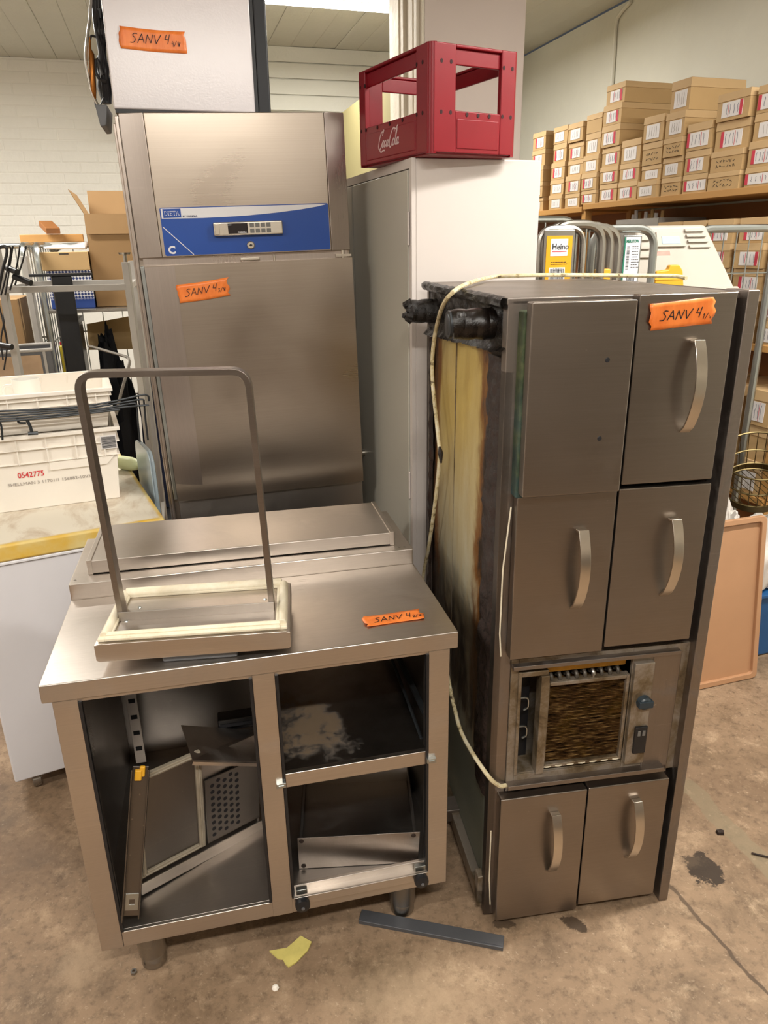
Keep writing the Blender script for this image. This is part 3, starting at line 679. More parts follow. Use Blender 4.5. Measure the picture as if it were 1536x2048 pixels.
for fn, ln, w0, w1 in faces:
    for z in (.098, .213):
        for a in (.035, .064, ln-.052, ln-.024): hole(fn, a, z)
    for k in range(1, 4): hole(fn, w0+(w1-w0)*k/4, .096)
b.build('rivet_holes', MT['cratehole'], t, smooth=False, kind='stuff')
SCR = [[(.66, .92), (.5, 1.02), (.3, .9), (.12, .5), (.08, .15), (.28, -.02), (.5, .1), (.62, .32)], [(.5, .98), (.75, 1.12), (.55, .8)], [(.8, .48), (.66, .32), (.72, .08), (.9, .15), (.92, .38), (.8, .48)],
       [(1.2, .42), (1.06, .44), (.98, .22), (1.1, .07), (1.26, .2)], [(1.55, .42), (1.38, .44), (1.3, .22), (1.42, .07), (1.54, .3)], [(1.58, .48), (1.54, .12), (1.68, .12)], [(1.66, .32), (1.78, .34)],
       [(2.42, .85), (2.35, 1.1), (2.1, 1.0), (1.88, .7), (1.78, .3), (1.92, .0), (2.14, .1), (2.24, .32)], [(.28, -.02), (.55, -.18), (1.0, -.1), (1.15, -.16)], [(2.42, .48), (2.28, .32), (2.34, .08), (2.52, .15), (2.54, .38), (2.42, .48)],
       [(2.6, .2), (2.82, .9), (2.74, 1.05), (2.68, .6), (2.7, .12), (2.84, .12)], [(3.12, .42), (2.96, .44), (2.88, .22), (3.0, .07), (3.12, .3)], [(3.16, .48), (3.12, .1), (3.28, .16)], [(2.35, 1.1), (2.6, 1.0), (2.9, 1.2)]]
p0 = CR.at(757, 303, 0, 0); p1 = CR.at(800, 289, 0, 0); L_ = p0.y-p1.y; sc = L_/3.4
b = MB(); lg = lambda x, y: Vector((-.0014, p0.y - x*sc - y*sc*.25, p0.z + .004 + y*sc*1.15))
for st in SCR: b.strip([lg(p.x, p.y) for p in spline([(*q_, 0) for q_ in st], 5)], .0036, (-1, 0, 0))
b.build('script_lettering', MT['cratelogo'], t, smooth=False, normals=False)

# ------------------------------------------------------------------ tall cold cabinet with six doors
OV = Fr((.2412, 1.4268, 0), .1496)
OW, OD, OH = .50, .726, 1.5576
t = thing('cold_cabinet', 'tall stainless six-door cold cabinet with grimy open side and condenser bay', 'cabinet', OV)
b = MB(); b.box(0, .041, 0, .03, .012, 1.553); b.box(0, .018, .0, .03, .012, 1.42); b.build('front_post', MT['cabframe'], t, .002)
b = MB(); b.box(.474, .50, -.028, .05, 0, OH+.004); b.box(.494, .50, .0, OD, 0, OH); b.build('right_post', MT['cabframe'], t, .003)
b = MB(); b.box(-.002, .476, 0, OD, OH-.014, OH); b.build('top_panel', MT['cabframe'], t, .003)
b = MB(); b.box(0, .5, OD-.02, OD, .02, OH-.016); b.box(.0, .02, OD-.03, OD, .02, 1.42); b.build('back_panel', MT['cabframe'], t)
b = MB(); b.box(.041, .476, 0.004, .03, 1.175, 1.545); b.box(.041, .476, .004, .03, .76, 1.16); b.box(.02, .476, .02, .05, .03, .42); b.build('front_frame', MT['crust'], t)
b = MB(); b.box(0.02, .49, .03, OD-.03, .02, .05); b.box(.0, .5, .02, .05, .012, .03); b.build('bottom_panel', MT['cabframe'], t, .002)
# side panel with relief
def sfn(u, v):
    y = .03+.67*u; z = .05+1.40*v
    return (.012 - .004*math.sin(u*PI)*math.sin(v*PI), y, z)
sp_ = MB().grid(sfn, 20, 40).build('side_panel', MT['side'], t)
b = MB(); b.box(.0074, .0125, .420, .4208, .44, 1.44); b.build('panel_seam', MT['bay'], sp_)
import mathutils.noise as mn
def crust(y0f, y1f, z0, z1, name, amp=.012, mat='crust', nu=10, nv=170, x0=.006):
    def fn(u, v):
        z = z0+(z1-z0)*v; a, c = y0f(z), y1f(z); y = a+(c-a)*u
        nz = mn.noise(Vector((y*22, z*22, 1))) + .5*mn.noise(Vector((y*60, z*60, 2)))
        e = min(1, 5*min(u, 1-u))
        return (x0 - amp*e*(.55+.5*nz), y + .004*mn.noise(Vector((z*40, u*3, 5))), z)
    return MB().grid(fn, nu, nv).build(name, MT[mat], sp_)
nz1 = lambda z, s, k: mn.noise(Vector((z*s, k, 0)))
crust(lambda z: .03, lambda z: .135+.03*nz1(z, 6, 1)+.018*nz1(z, 25, 2)+.012*nz1(z, 70, 5), .36, 1.44, 'grease_crust')
crust(lambda z: .672+.02*nz1(z, 5, 3)+.012*nz1(z, 22, 4), lambda z: .70, .42, 1.44, 'grease_crust')
# tar-coated recess at the top of the side
def tarfn(u, v):
    y = .006+.72*u; zb = 1.455 - .040*u + .004*mn.noise(Vector((u*22, 0, 0))); z = zb + (1.548-zb)*v
    nz = mn.noise(Vector((y*24, z*24, 3))) + .6*mn.noise(Vector((y*70, z*70, 4)))
    return (.002 - .007*nz - .014*max(0, 1-v*6)**2*(1+.5*nz), y, z)
b = MB().grid(tarfn, 110, 36); tp = b.build('tar_coating', MT['tar'], t)
b = MB()
def ledge(u, v):
    y = .002+.73*u; nz = mn.noise(Vector((y*30, v*5, 8)))
    a = v*PI; return (-.004 - .012*math.sin(a)*(1+.5*nz), y, 1.548+.012*math.cos(a)+.002*nz)
b.grid(ledge, 60, 6); b.build('tar_edge', MT['tar'], tp)
def tarpipe(px0, px1, r, cap, yl):
    e = OV.at(*px0, 1, yl); a = Vector((.02, yl, e.z))
    d = (e-a); L = d.length; d.normalize(); pts = []; rs = []
    for i in range(13):
        k = i/12; pts.append(a + d*L*k + Vector((0, .0015*math.sin(i*2.1), .001*math.sin(i*1.3)))); rs.append(r*(1.10-.12*k+.012*math.sin(i*1.9)))
    b = MB(); b.tube(pts, rs, 18); p = b.build('tarred_pipe', MT['tarpipe'] if cap else MT['tar'], t)
    if cap:
        b = MB(); b.tube([e, e+d*.004], r*.6, 14); b.tube([e+d*.004, e+d*.010], r*.92, 18); b.tube([e+d*.010, e+d*.0115], [r*.7, r*.62], 18); b.build('pipe_cap', MT['rod'], p)
    else:
        b = MB()
        for i in range(9):
            an = i*.7; b.tube([e - d*.006 + Vector((0, math.cos(an)*r*.7, math.sin(an)*r*.7)), e+d*(.004+.006*(i % 3)) + Vector((0, math.cos(an)*r*.65, math.sin(an)*r*.6))], [r*.45, r*.18], 6)
        b.build('torn_end', MT['tar'], p)
tarpipe((905, 649), None, .030, True, .105)
tarpipe((818, 623), None, .030, False, .62)
# doors
def cab_door(x0, x1, z0, z1, y0, th, name='door', skew=0, hz=None, hx=None):
    b = MB(); b.box(x0, x1, y0, y0+th, z0, z1)
    if skew:
        b.v = [(x + skew*(z-z1), y, z) for x, y, z in b.v]
    d = b.build(name, MT['cabdoor'], t, .003)
    if hx:
        n = 14; pts = []
        for i in range(n+1):
            k = i/n; pts.append(Vector((hx, y0 - .004 - .034*math.sin(PI*(.06+.94*k))**.75 if i < n else y0-.001, hz[1]-(hz[1]-hz[0])*k)))
        pts[0].y = y0-.014
        hb = MB(); vs = []
        for i, p in enumerate(pts):
            tg = (pts[min(i+1, n)]-pts[max(i-1, 0)]).normalized(); nr = Vector((1, 0, 0)).cross(tg).normalized()
            for sx, sn in ((-1, -1), (1, -1), (1, 1), (-1, 1)): vs.append(p + Vector((sx*.0115, 0, 0)) + nr*sn*.0022)
        fs = [(3, 2, 1, 0), (n*4, n*4+1, n*4+2, n*4+3)] + [(i*4+j, i*4+(j+1) % 4, i*4+4+(j+1) % 4, i*4+4+j) for i in range(n) for j in range(4)]
        hb.add(vs, fs); hb.box(hx-.0115, hx+.0115, y0-.016, y0, hz[1]-.006, hz[1]-.001)
        hb.build('handle', MT['handle'], d, .001, 1)
    return d
q = lambda x, y, yy: OV.at(x, y, 1, yy)
YU = -.058
a, c_ = q(1065, 605, YU), q(1240, 974, YU)
dul = cab_door(a.x, c_.x, q(1050, 1000, YU).z+.004, a.z, YU, .030)
MB().lathe([(0, .0008), (.004, .0008), (.005, 0)], q(1215, 720, YU), 10, 0, M_).build('screw_hole', MT['ink'], dul)
MB().lathe([(0, .0008), (.004, .0008), (.005, 0)], q(1199, 877, YU), 10, 0, M_).build('screw_hole', MT['ink'], dul)
gs = MB(); gs.box(.022, .043, -.030, .004, 1.165, 1.535); gs.build('mouldy_gasket', MT['green'], t, .004, label='green and blue mouldy gasket strip')
dur = cab_door(.2495, .452, 1.180, 1.559, -.03, .030, hz=(1.287, 1.472), hx=.374)
cab_door(.027, .2425, .788, 1.1685, -.03, .028, hz=(.905, 1.092), hx=.168)
cab_door(.2465, .4535, .797, 1.1715, -.03, .028, hz=(.918, 1.101), hx=.3745)
LL = [cab_door(.0215, .2395, .021, .406, -.032, .034, hz=(.168, .354), hx=.158), cab_door(.2425, .453, .034, .408, -.032, .034, hz=(.176, .362), hx=.3675)]
tape(dur, (.273, -.0315, 1.494), (1, 0, .035), (.03, 0, 1), .129, .050, '1/4', 'orange tape with the handwriting SANV 4 1/4', .0185)
b = MB(); b.tube([(.012, -.012, .79), (.006, -.016, .85), (.008, -.012, 1.0), (.022, -.006, 1.14)], .0018, 6); b.tube([(.012, -.014, .06), (.006, -.016, .15), (.006, -.014, .30)], .0016, 6); b.build('loose_seal', MT['gasket'], t)
# condenser bay
bay = MB(); bay.frame(.041, .476, .415, .772, .060, .335, .452, .742, -.004, .006); bay.box(.05, .345, .12, .13, .44, .75); bay.box(.050, .060, 0, .12, .45, .745); bay.box(.05, .34, 0, .12, .444, .454); bay.box(.05, .34, 0, .12, .741, .75)
bay = bay.build('condenser_bay', MT['bay'], t, .001, 1)
MB().box(.075, .325, .006, .03, .722, .744).build('insulation_strip', MT['foam'], bay, .004)
MB().box(.062, .112, .06, .12, .455, .74).build('dark_recess', MT['black'], bay)
for z in (.645, .565):
    b = MB(); b.tube(rounded([(.066, .03, z), (.10, .03, z), (.10, .03, z-.03), (.088, .03, z-.035)], .012), .003, 8); b.build('hook', MT['zinc'], bay)
b = MB(); b.box(.112, .132, -.012, .02, .452, .725); b.box(.058, .066, -.010, .02, .455, .74); b.box(.06, .13, -.008, .02, .725, .738); b.build('bay_frame', MT['bay'], bay, .002)
co = MB(); co.frame(.128, .332, .462, .702, .136, .324, .472, .692, -.006, .014); co = co.build('condenser', MT['bay'], t, .002)
b = MB()
for i in range(52):
    z = .4735 + i*.00422; j = random.uniform(-.0008, .0008)
    b.add([(.136, .004, z), (.324, .004, z+j), (.324, .012, z+j+.001), (.136, .012, z+.001), (.136, .002, z+.002), (.324, .002, z+.002-j), (.324, .012, z+.003), (.136, .012, z+.003)], [(0, 1, 5, 4), (4, 5, 6, 7), (3, 2, 1, 0)])
o = b.build('fins', MT['coil'], co, smooth=False); o['kind'] = 'stuff'
MB().box(.134, .326, .012, .05, .47, .694).build('coil_block', MT['coil'], co)
coilpipe = plain('greasy_coil_pipe', '4a443c', .45, .3, .2)
for i in range(9):
    x = .142 + i*.0205
    b = MB(); b.tube(arc((x, .014, .706), (0, -1, 0), (0, 0, 1), .0095, -.3, PI+.3, 8), .0048, 8); b.build('coil_bend', coilpipe if i != 5 else MT['zincdark'], co)
b = MB()
pts = [(.135+.19*i/48, .006-.005*(1+math.sin(i*.85))*.5, .4655) for i in range(49)]
b.strip([(p[0], p[1]-.006, p[2]) for p in pts], .008, (0, 0, 1), th=.002); b.build('wavy_edge', MT['gasket'], co)
MB().box(.337, .386, -.016, .0, .452, .735).build('control_column', MT['bay'], t, .002)
b = MB(); b.box(.386, .456, -.006, .003, .413, .748); b.build('blank_plate', MT['cabframe'], t, .002)
k = MB(); k.lathe([(0, .016), (.012, .016), (.016, .012), (.018, 0)], (.366, -.016, .631), 16, 0, M_); k.box(.348, .384, -.034, -.018, .622, .640); k.build('knob', plain('dark_teal_knob', '26323a', .4), t, .002)
k = MB().box(.352, .384, -.022, -.015, .486, .562).build('switch_block', MT['black'], t, .002)
for x in (.362, .374): MB().box(x-.0035, x+.0035, -.0235, -.021, .538, .552).build('rocker', MT['keys'], k)
b = MB(); b.box(.041, .44, -.024, .004, .424, .436); b.box(.041, .456, -.006, .004, .408, .430); b.build('bay_sill', MT['cabframe'], t, .001)
b = MB(); b.box(.041, .445, -.020, .004, .752, .762); b.build('bay_lintel', MT['cabframe'], t, .001)
# left lower foot bracket and crust, castor stubs
b = MB(); b.box(-.09, .03, .30, .36, .045, .085); b.box(-.10, -.09, .30, .36, .03, .09); b.build('side_bracket', MT['cabframe'], t, .002)
b = MB(); b.box(-.012, .012, .02, .70, .028, .075); b.box(-.012, .004, .02, .05, .02, .12); b.build('rusty_skid', MT['bay'], t, .002)
for x, y in ((.03, .05), (.47, .05), (.03, OD-.06), (.47, OD-.06)): MB().cyl((x, y, 0), (x, y, .024), .022, 14).build('foot', MT['black'], t)
# old white cord: over the top, down the side, and back into the front
T = OH + .006
kt = [OV.at(x, y, 1, yy) for x, y, yy in ((1372, 562, .50), (1345, 552, .54), (1250, 551, .58), (1130, 550, .62), (1040, 551, .64), (975, 556, .64))]
ks = [OV.at(x, y, 0, -.045) for x, y in ((905, 585),)] + [OV.at(x, y, 0, -.024) for x, y in ((874, 650), (864, 740), (874, 850), (879, 910), (872, 990), (858, 1090), (846, 1160))]
kt[0].z = T-.002
b = MB(); b.tube(spline(kt+ks+[ks[-1]+Vector((0, .02, -.22)), Vector((-.05, .30, .62))] + [OV.at(x, y, 0, -.04) for x, y in ((905, 1400), (925, 1470))] + [Vector((-.012, -.012, .475)), Vector((.02, -.014, .436)), Vector((.042, -.008, .428))], 7), .0052, 8)
b.build('cord', MT['cord'], t)
k = OV.at(879, 908, 0, -.024); b = MB(); b.tube([k+Vector((0, .0, .02)), k+Vector((0, -.012, .005)), k+Vector((0, -.02, -.02))], [.003, .008, .002], 6); b.build('cord_tag', MT['crust'], t)

# ------------------------------------------------------------------ stainless counter
CT = Fr((-.6744, 1.2118, 0), .2192)
CW, CD, CH = .8523, .682, .8649
t = thing('counter', 'low stainless worktop counter with two open compartments and a raised back ledge', 'counter', CT)
b = MB(); b.box(0, CW, 0, .378, CH-.0409, CH); b.build('worktop', MT['counter'], t, .003)
b = MB(); b.box(0, CW, .378, CD, CH-.0409, CH+.0415); b.build('back_ledge', MT['counter'], t, .003)
for x, y in ((.012, .40), (CW-.02, .395), (CW-.035, .395)): MB().lathe([(0, .001), (.003, .001), (.004, 0)], (x, y, CH+.0415), 8).build('screw', MT['zincdark'], t)
ZB = .159; ZT = CH-.0409
b = MB(); b.box(.0178, .066, .003, .045, ZB, ZT); b.build('corner_post', MT['counter'], t, .002)
b = MB(); b.box(.786, .8345, .003, .045, ZB, ZT); b.build('corner_post', MT['counter'], t, .002)
b = MB(); b.box(.405, .453, .003, .045, ZB, ZT); b.build('middle_post', MT['counter'], t, .002)
b = MB(); b.box(.066, .786, .004, .045, ZB, .203); b.build('bottom_rail', MT['counter'], t, .002)
b = MB(); b.box(.066, .786, .006, .045, ZT-.008, ZT); b.build('top_rail', MT['counter'], t)
b = MB(); b.box(.0178, .022, .045, .66, ZB, ZT); b.box(.0225, .027, .02, .64, .20, ZT); b.build('side_panel', MT['counter'], t)
b = MB(); b.box(.8305, .8345, .045, .66, ZB, ZT); b.box(.8255, .830, .02, .64, .20, ZT); b.build('side_panel', MT['counter'], t)
b = MB(); b.box(.024, .828, .648, .66, ZB, ZT); b.build('back_panel', MT['inner'], t)
b = MB(); b.box(.026, .826, .012, .648, .190, .2035); b.build('compartment_floor', MT['inner'], t, .001)
b = MB(); b.box(.427, .432, .045, .648, .20, ZT); b.build('divider', MT['inner'], t)
b = MB(); b.box(.0275, .426, .60, .64, .70, ZT); b.build('evaporator_cover', MT['inner'], t, .003)
# dark door seals round the openings
for x0, x1 in ((.066, .405), (.453, .786)):
    for a in (x0, x1-.006): MB().box(a, a+.006, .001, .012, .206, ZT-.008).build('door_seal', MT['black'], t)
# slotted uprights
def slotted(x0, x1, y):
    s_ = MB().box(x0, x1, y, y+.006, .215, ZT-.01).build('slotted_upright', MT['counter'], t, .001, 1)
    b = MB(); z = .26
    while z < ZT-.05:
        b.box(x0+.006, x1-.006, y-.0006, y+.002, z, z+.014); z += .055
    b.build('slots', MT['ink'], s_, smooth=False)
slotted(.05, .08, .585); slotted(.78, .81, .585)
sl = MB(); sl.box(.0275, .031, .06, .12, .215, ZT-.01); sl = sl.build('slotted_upright', MT['inner'], t)
b = MB()
for i in range(9): b.box(.0305, .0316, .085, .098, .27+i*.06, .285+i*.06)
b.build('slots', MT['ink'], sl, smooth=False)
# right compartment: shelf with lips, brackets
sh = MB(); sh.box(.436, .822, .02, .58, .548, .5515); sh = sh.build('shelf', MT['dusty'], t)
b = MB(); b.box(.4545, .7845, .006, .020, .5235, .5605); b.build('shelf_front', MT['counter'], sh, .002)
b = MB(); b.box(.436, .822, .572, .58, .5515, .582); b.box(.815, .822, .05, .58, .5515, .575); b.build('shelf_lip', MT['counter'], sh, .002)
b = MB(); b.box(.80, .812, .08, .56, .59, .60); b.tube([(.79, .53, .60), (.79, .30, .575), (.785, .06, .556)], .004, 6); b.build('shelf_runner', MT['rod'], sh)
for x0, x1 in ((.437, .458), (.781, .803)):
    b = MB(); b.box(x0, x1, -.006, .004, .534, .546); b.box(x0+.004, x1-.004, -.008, .004, .538, .542); b.build('latch_plate', MT['zinc'], t, .001)
# drawer rail with two black rollers
b = MB(); b.box(.456, .783, -.008, .02, .206, .214); b.box(.456, .783, -.010, -.006, .193, .216); b.box(.456, .783, .012, .02, .206, .232); ra = b.build('roller_rail', MT['counter'], t, .001)
for x in (.4745, .7635):
    b = MB(); b.lathe([(0, .020), (.006, .020), (.010, .018), (.0165, .016), (.0175, .012), (.0175, .004), (.010, 0), (0, 0)], (x, -.012, .205), 20, 0, M_); r_ = b.build('roller', MT['black'], ra)
    MB().lathe([(0, .0222), (.004, .022), (.004, .019)], (x, -.012, .205), 10, 0, M_).build('roller_pin', MT['grey'], r_)
    MB().box(x-.012, x+.014, -.008, .004, .222, .236).build('roller_bracket', MT['zinc'], ra, .001)
for x, y in ((.1098, .09), (CW-.1098, .09), (.1098, .60), (CW-.1098, .60)):
    MB().lathe([(0, 0), (.026, 0), (.030, .004), (.030, .03), (.027, .036), (.034, .040), (.034, .159), (0, .159)], (x, y, 0), 20).build('leg', MT['zincdark'], t)
tape(t, (.664, .066, CH+.0006), (1, .045, 0), (-.02, 1, 0), .135, .046, '2/4', 'orange tape with the handwriting SANV 4 2/4', .019)
# cover lying on the ledge
LC = Fr(CT.w((.043, .425, CH+.0418)), CT.yaw-.012)
t = thing('ledge_cover', 'shallow steel box cover lying on the back ledge of the counter', 'lid', LC)
b = MB(); b.box(0, .763, 0, .252, .002, .036); b.build('cover', MT['counter'], t, .002)
for x0 in (-.004, .755): MB().box(x0, x0+.012, -.002, .254, 0, .0385).build('end_flange', MT['counter'], t, .0015)
# upturned drawer front with gasket and U bar
DF = Fr(CT.w((.106, .031, .8652)), .109)
t = thing('upturned_drawer', 'upturned drawer front with cream gasket and tall U-shaped flat bar, on the worktop', 'drawer front', DF)
PWD, PDP, PZ = .386, .232, .022
b = MB(); b.prism([(0, PZ), (.006, PZ-.004), (PWD-.006, PZ-.004), (PWD, PZ), (PWD, PZ+.034), (PWD-.01, PZ+.036), (.01, PZ+.036), (0, PZ+.034)], lambda a, c, k: (a, PDP*k, c)); b.build('front_panel', MT['counter'], t, .0015)
MB().box(.125, .275, .012, .09, 0, PZ-.003).build('grip', MT['grey'], t, .004, label='dark grey grip under the panel')
gz = PZ+.036
def ring(b, x0, x1, y0, y1, r, z, mi=0):
    b.tube([(x0, y0, z), (x1, y0, z), (x1, y1, z), (x0, y1, z)], r, 10, mi, closed=True)
g = MB()
for (y0, y1, x0, x1) in ((.008, .030, .006, PWD-.006), (PDP-.030, PDP-.008, .006, PWD-.006), (.030, PDP-.030, .006, .030), (.030, PDP-.030, PWD-.030, PWD-.006)): g.box(x0, x1, y0, y1, gz, gz+.007)
g.tube([(.02, .010, gz+.006), (PWD-.02, .010, gz+.006)], .0055, 10); g.tube([(.02, .024, gz+.008), (PWD-.02, .024, gz+.008)], .006, 10)
g.tube([(.02, PDP-.02, gz+.009), (PWD-.02, PDP-.018, gz+.009)], .011, 12); g.tube([(.018, .02, gz+.008), (.018, PDP-.02, gz+.008)], .009, 12); g.tube([(PWD-.016, .02, gz+.008), (PWD-.016, PDP-.02, gz+.008)], .009, 12)
g.build('gasket', MT['gasket'], t, .002)
b = MB(); b.box(.034, PWD-.034, .034, PDP-.034, gz, gz+.0015); b.build('inner_sheet', MT['counter'], t)
b = MB(); b.box(.030, .352, .0905, .094, gz+.001, gz+.022); b.box(.030, .352, .094, .130, gz+.001, gz+.004); b.build('bar_foot', MT['inner'], t, .001)
b = MB(); pth = rounded([(.034, .110, gz+.001), (.019, .110, .572), (.334, .110, .568), (.347, .110, gz+.001)], .034, 8)
n = len(pth); vs = []
for i, p in enumerate(pth):
    tg = (pth[min(i+1, n-1)]-pth[max(i-1, 0)]).normalized(); nr = tg.cross(Vector((0, 1, 0))).normalized()
    for sy, sn in ((-1, -1), (1, -1), (1, 1), (-1, 1)): vs.append(p + Vector((0, sy*.016, 0)) + nr*sn*.006)
b.add(vs, [(3, 2, 1, 0), tuple((n-1)*4+j for j in range(4))] + [(i*4+j, i*4+(j+1) % 4, i*4+4+(j+1) % 4, i*4+4+j) for i in range(n-1) for j in range(4)])
b.build('u_bar', steel('u_bar_steel', '968d86', .35), t, .0008, 1)
b = MB(); b.prism([(.098, gz), (.15, gz), (.15, gz+.02), (.098, gz+.055)], lambda a, c, k: (.031+.003*k, a, c)); b.build('gusset', MT['counter'], t)
for x, y in ((.06, .15), (.33, .15), (.045, .088)): MB().lathe([(0, .002), (.003, .002), (.0045, 0)], (x, y, gz+.0015), 8).build('rivet', MT['zinc'], t)

# ------------------------------------------------------------------ things inside the counter
A = CT.at(284, 1793, 2, .208); B = CT.at(522, 1656, 2, .208)
ud = (B-A); ud.z = 0; L0 = ud.length; ud.normalize(); yaw0 = math.atan2(ud.y, ud.x)
vd = CT.at(300, 1545, 1, .10)-A; vd = vd - (B-A)*((vd.dot(B-A))/(B-A).dot(B-A))*.5
LD = Fr(CT.w(A), 0)
xu = (B-A).normalized(); nrm = vd.cross(xu)*-1; nrm = xu.cross(vd).normalized()*-1; vd.normalize()
LD.M = CT.M @ Matrix((xu, nrm, vd)).transposed(); LD.T = LD.M.inverted()
t = thing('loose_drawer_front', 'steel drawer front with dirty gasket leaning askew in the left compartment', 'drawer front', LD)
ln = L0+.008
b = MB(); b.box(0, ln, 0, .004, .002, .036); b.box(0, ln, 0, .022, .002, .005); b.build('lower_flange', MT['counter'], t, .001)
b = MB(); b.box(.004, ln-.004, .018, .022, .004, .30); b.build('back_sheet', MT['inner'], t)
gx1 = LD.at(413, 1600, 1, .008).x; gz1 = LD.at(300, 1548, 1, .008).z
g = MB(); g.frame(.004, gx1, .044, gz1, .020, gx1-.016, .058, gz1-.014, .006, .018); g.frame(.010, gx1-.006, .049, gz1-.005, .014, gx1-.010, .053, gz1-.009, .003, .018)
g.build('gasket', MT['oldgasket'], t, .002)
b = MB(); b.box(.018, gx1-.014, .012, .018, .056, gz1-.012); b.build('inner_sheet', MT['dim'], t)
b = MB(); x0 = gx1+.008; b.box(x0, ln-.006, .010, .014, .042, .235); pp = b.build('perforated_plate', MT['dim'], t)
b = MB()
for i in range(5):
    for k in range(9):
        cx, cz = x0+.018+i*.017, .062+k*.019 + (.009 if i % 2 else 0)
        b.add([(cx+.0058*math.cos(2*PI*j/10), .0096, cz+.0058*math.sin(2*PI*j/10)) for j in range(10)], [list(range(10))])
b.build('holes', MT['ink'], pp, smooth=False, kind='stuff')
# channel rail leaning out of the compartment
p0 = CT.at(261, 1838, 1, -.006); p1 = CT.at(281, 1537, 1, .055)
d = (p1-p0); RL = d.length; d.normalize(); sx = Vector((1, 0, 0)); sx = (sx-d*sx.dot(d)).normalized(); sy = d.cross(sx)
RF = Fr(CT.w(p0)); Mr = Matrix((sx, sy, d)).transposed(); RF.M = CT.M @ Mr; RF.T = RF.M.transposed()
t = thing('channel_rail', 'long dark steel channel rail leaning diagonally in the left compartment', 'rail', RF)
b = MB(); b.box(-.017, .017, .010, .012, 0, RL); b.box(-.019, -.016, -.008, .012, -.004, RL); b.box(.016, .019, -.008, .012, .004, RL); b.build('channel', MT['dim'], t, .0008, 1)
b = MB(); b.frame(-.014, .014, .015, .055, -.006, .006, .028, .042, .0085, .0105); b.build('end_clip', MT['zinc'], t)
b = MB(); b.box(-.012, .004, .000, .010, RL-.03, RL-.005); b.box(-.002, .010, .002, .010, RL-.022, RL+.003); b.build('yellow_residue', MT['yellow'], t, .003)
# loose sheet plate and black grip lying over the drawer front
PLF = Fr(CT.w((0, 0, 0)), CT.yaw)
yb_ = .33
cs = [CT.at(*p, 1, yy) for p, yy in (((385, 1522), .13), ((516, 1525), .17), ((512, 1462), .33), ((362, 1452), .31))]
t = thing('loose_plate', 'bare steel sheet plate lying over the leaning drawer front', 'plate', CT)
b = MB(); cs2 = [c+Vector((0, 0, .003)) for c in cs]; b.hexa(cs+cs2); b.build('plate', MT['counter'], t)
b = MB(); b.strip([cs[0]+Vector((0, -.002, -.004)), cs[1]+Vector((0, -.002, -.004))], .010, (0, -1, 0), th=.002); b.build('folded_lip', MT['counter'], t)
gp = [CT.at(436, 1447, 1, .335), CT.at(503, 1452, 1, .35)]
GF = Fr(CT.w(gp[0]), CT.yaw)
t = thing('black_grip', 'black plastic recessed grip on the loose steel plate', 'grip', GF)
gl = (gp[1]-gp[0]).length
b = MB(); b.box(0, gl, 0, .03, -.026, -.010); b.build('back', MT['black'], t, .003)
b = MB(); b.box(0, gl, -.012, .03, -.010, .016); b.build('lip', MT['black'], t, .004)
b = MB(); b.box(.006, gl-.006, -.0135, -.011, -.006, .004); b.build('groove', MT['ink'], t)
# open steel drawer box in the right compartment
q0 = CT.at(598, 1737, 2, .206); q1 = CT.at(836, 1724, 2, .206)
dv = q1-q0; BXF = Fr(CT.w((q0.x, q0.y, .2038)), CT.yaw+math.atan2(dv.y, dv.x))
bw = dv.length; bh_ = .108
t = thing('drawer_box', 'open stained steel drawer box sitting askew in the lower right compartment', 'box', BXF)
b = MB(); b.hexa([(0, 0, .001), (bw, 0, .001), (bw, .003, .001), (0, .003, .001), (.002, -.012, bh_), (bw+.004, -.012, bh_), (bw+.004, -.009, bh_), (.002, -.009, bh_)]); b.build('front_plate', MT['cabframe'], t, .001, 1)
b = MB(); b.box(.004, bw-.004, .003, .30, 0, .003); b.box(.0, .003, 0, .30, 0, .06); b.box(bw-.003, bw, 0, .30, 0, .06); b.box(0, bw, .297, .30, 0, .06); b.build('tray', MT['inner'], t, .001, 1)
for x in (.012, bw-.012):
    for z in (.012, bh_-.010): MB().lathe([(0, .0012), (.004, .0012), (.006, 0)], (x, -.0015-.011*z/bh_, z), 10, 0, M_).build('rivet', MT['crust'], t)

# ------------------------------------------------------------------ loose things on the floor
p0, p1 = onz(717, 1848, 0), onz(1006, 1903, 0)
SF = Fr((p0.x, p0.y, 0), math.atan2(p1.y-p0.y, p1.x-p0.x)); sl_ = (p1-p0).length
t = thing('metal_strip', 'grey folded metal strip lying on the floor in front of the counter leg', 'strip', SF)
b = MB(); b.box(0, sl_, 0, .036, 0, .012); b.build('strip', MT['strip'], t, .0015)
b = MB(); b.prism([(sl_-.055, .004), (sl_-.004, .004), (sl_-.004, .032), (sl_-.015, .032)], lambda a, c, k: (a, c, .012+.0012*k)); b.build('folded_end', MT['strip'], t)
pts = [onz(x, y, 0) for x, y in ((539, 1904), (574, 1897), (602, 1875), (623, 1886), (616, 1903), (592, 1928), (577, 1936), (571, 1930), (566, 1920), (556, 1919))]
c0 = sum(pts, Vector())/len(pts)
PF = Fr((c0.x, c0.y, 0))
o = MB().prism([(p.x-c0.x, p.y-c0.y) for p in pts], lambda a, c, k: (a, c, .0005+.004*k+.002*math.sin(a*60))).build('torn_foam', plain('torn_yellow_foam', 'c9bb6a', .8, 0, .12, 20, .5, 60))
o.location = PF.o; tag(o, 'torn scrap of pale yellow foam on the floor below the counter', 'scrap')
def bit(name, x, y, mb, m, label, cat, rz=0):
    p = onz(x, y, 0); o = mb.build(name, m); o.location = (p.x, p.y, 0); o.rotation_euler = (0, 0, rz); return tag(o, label, cat)
b = MB(); b.lathe([(.004, 0), (.008, 0), (.008, .007), (.004, .007), (.004, 0)], n=6)
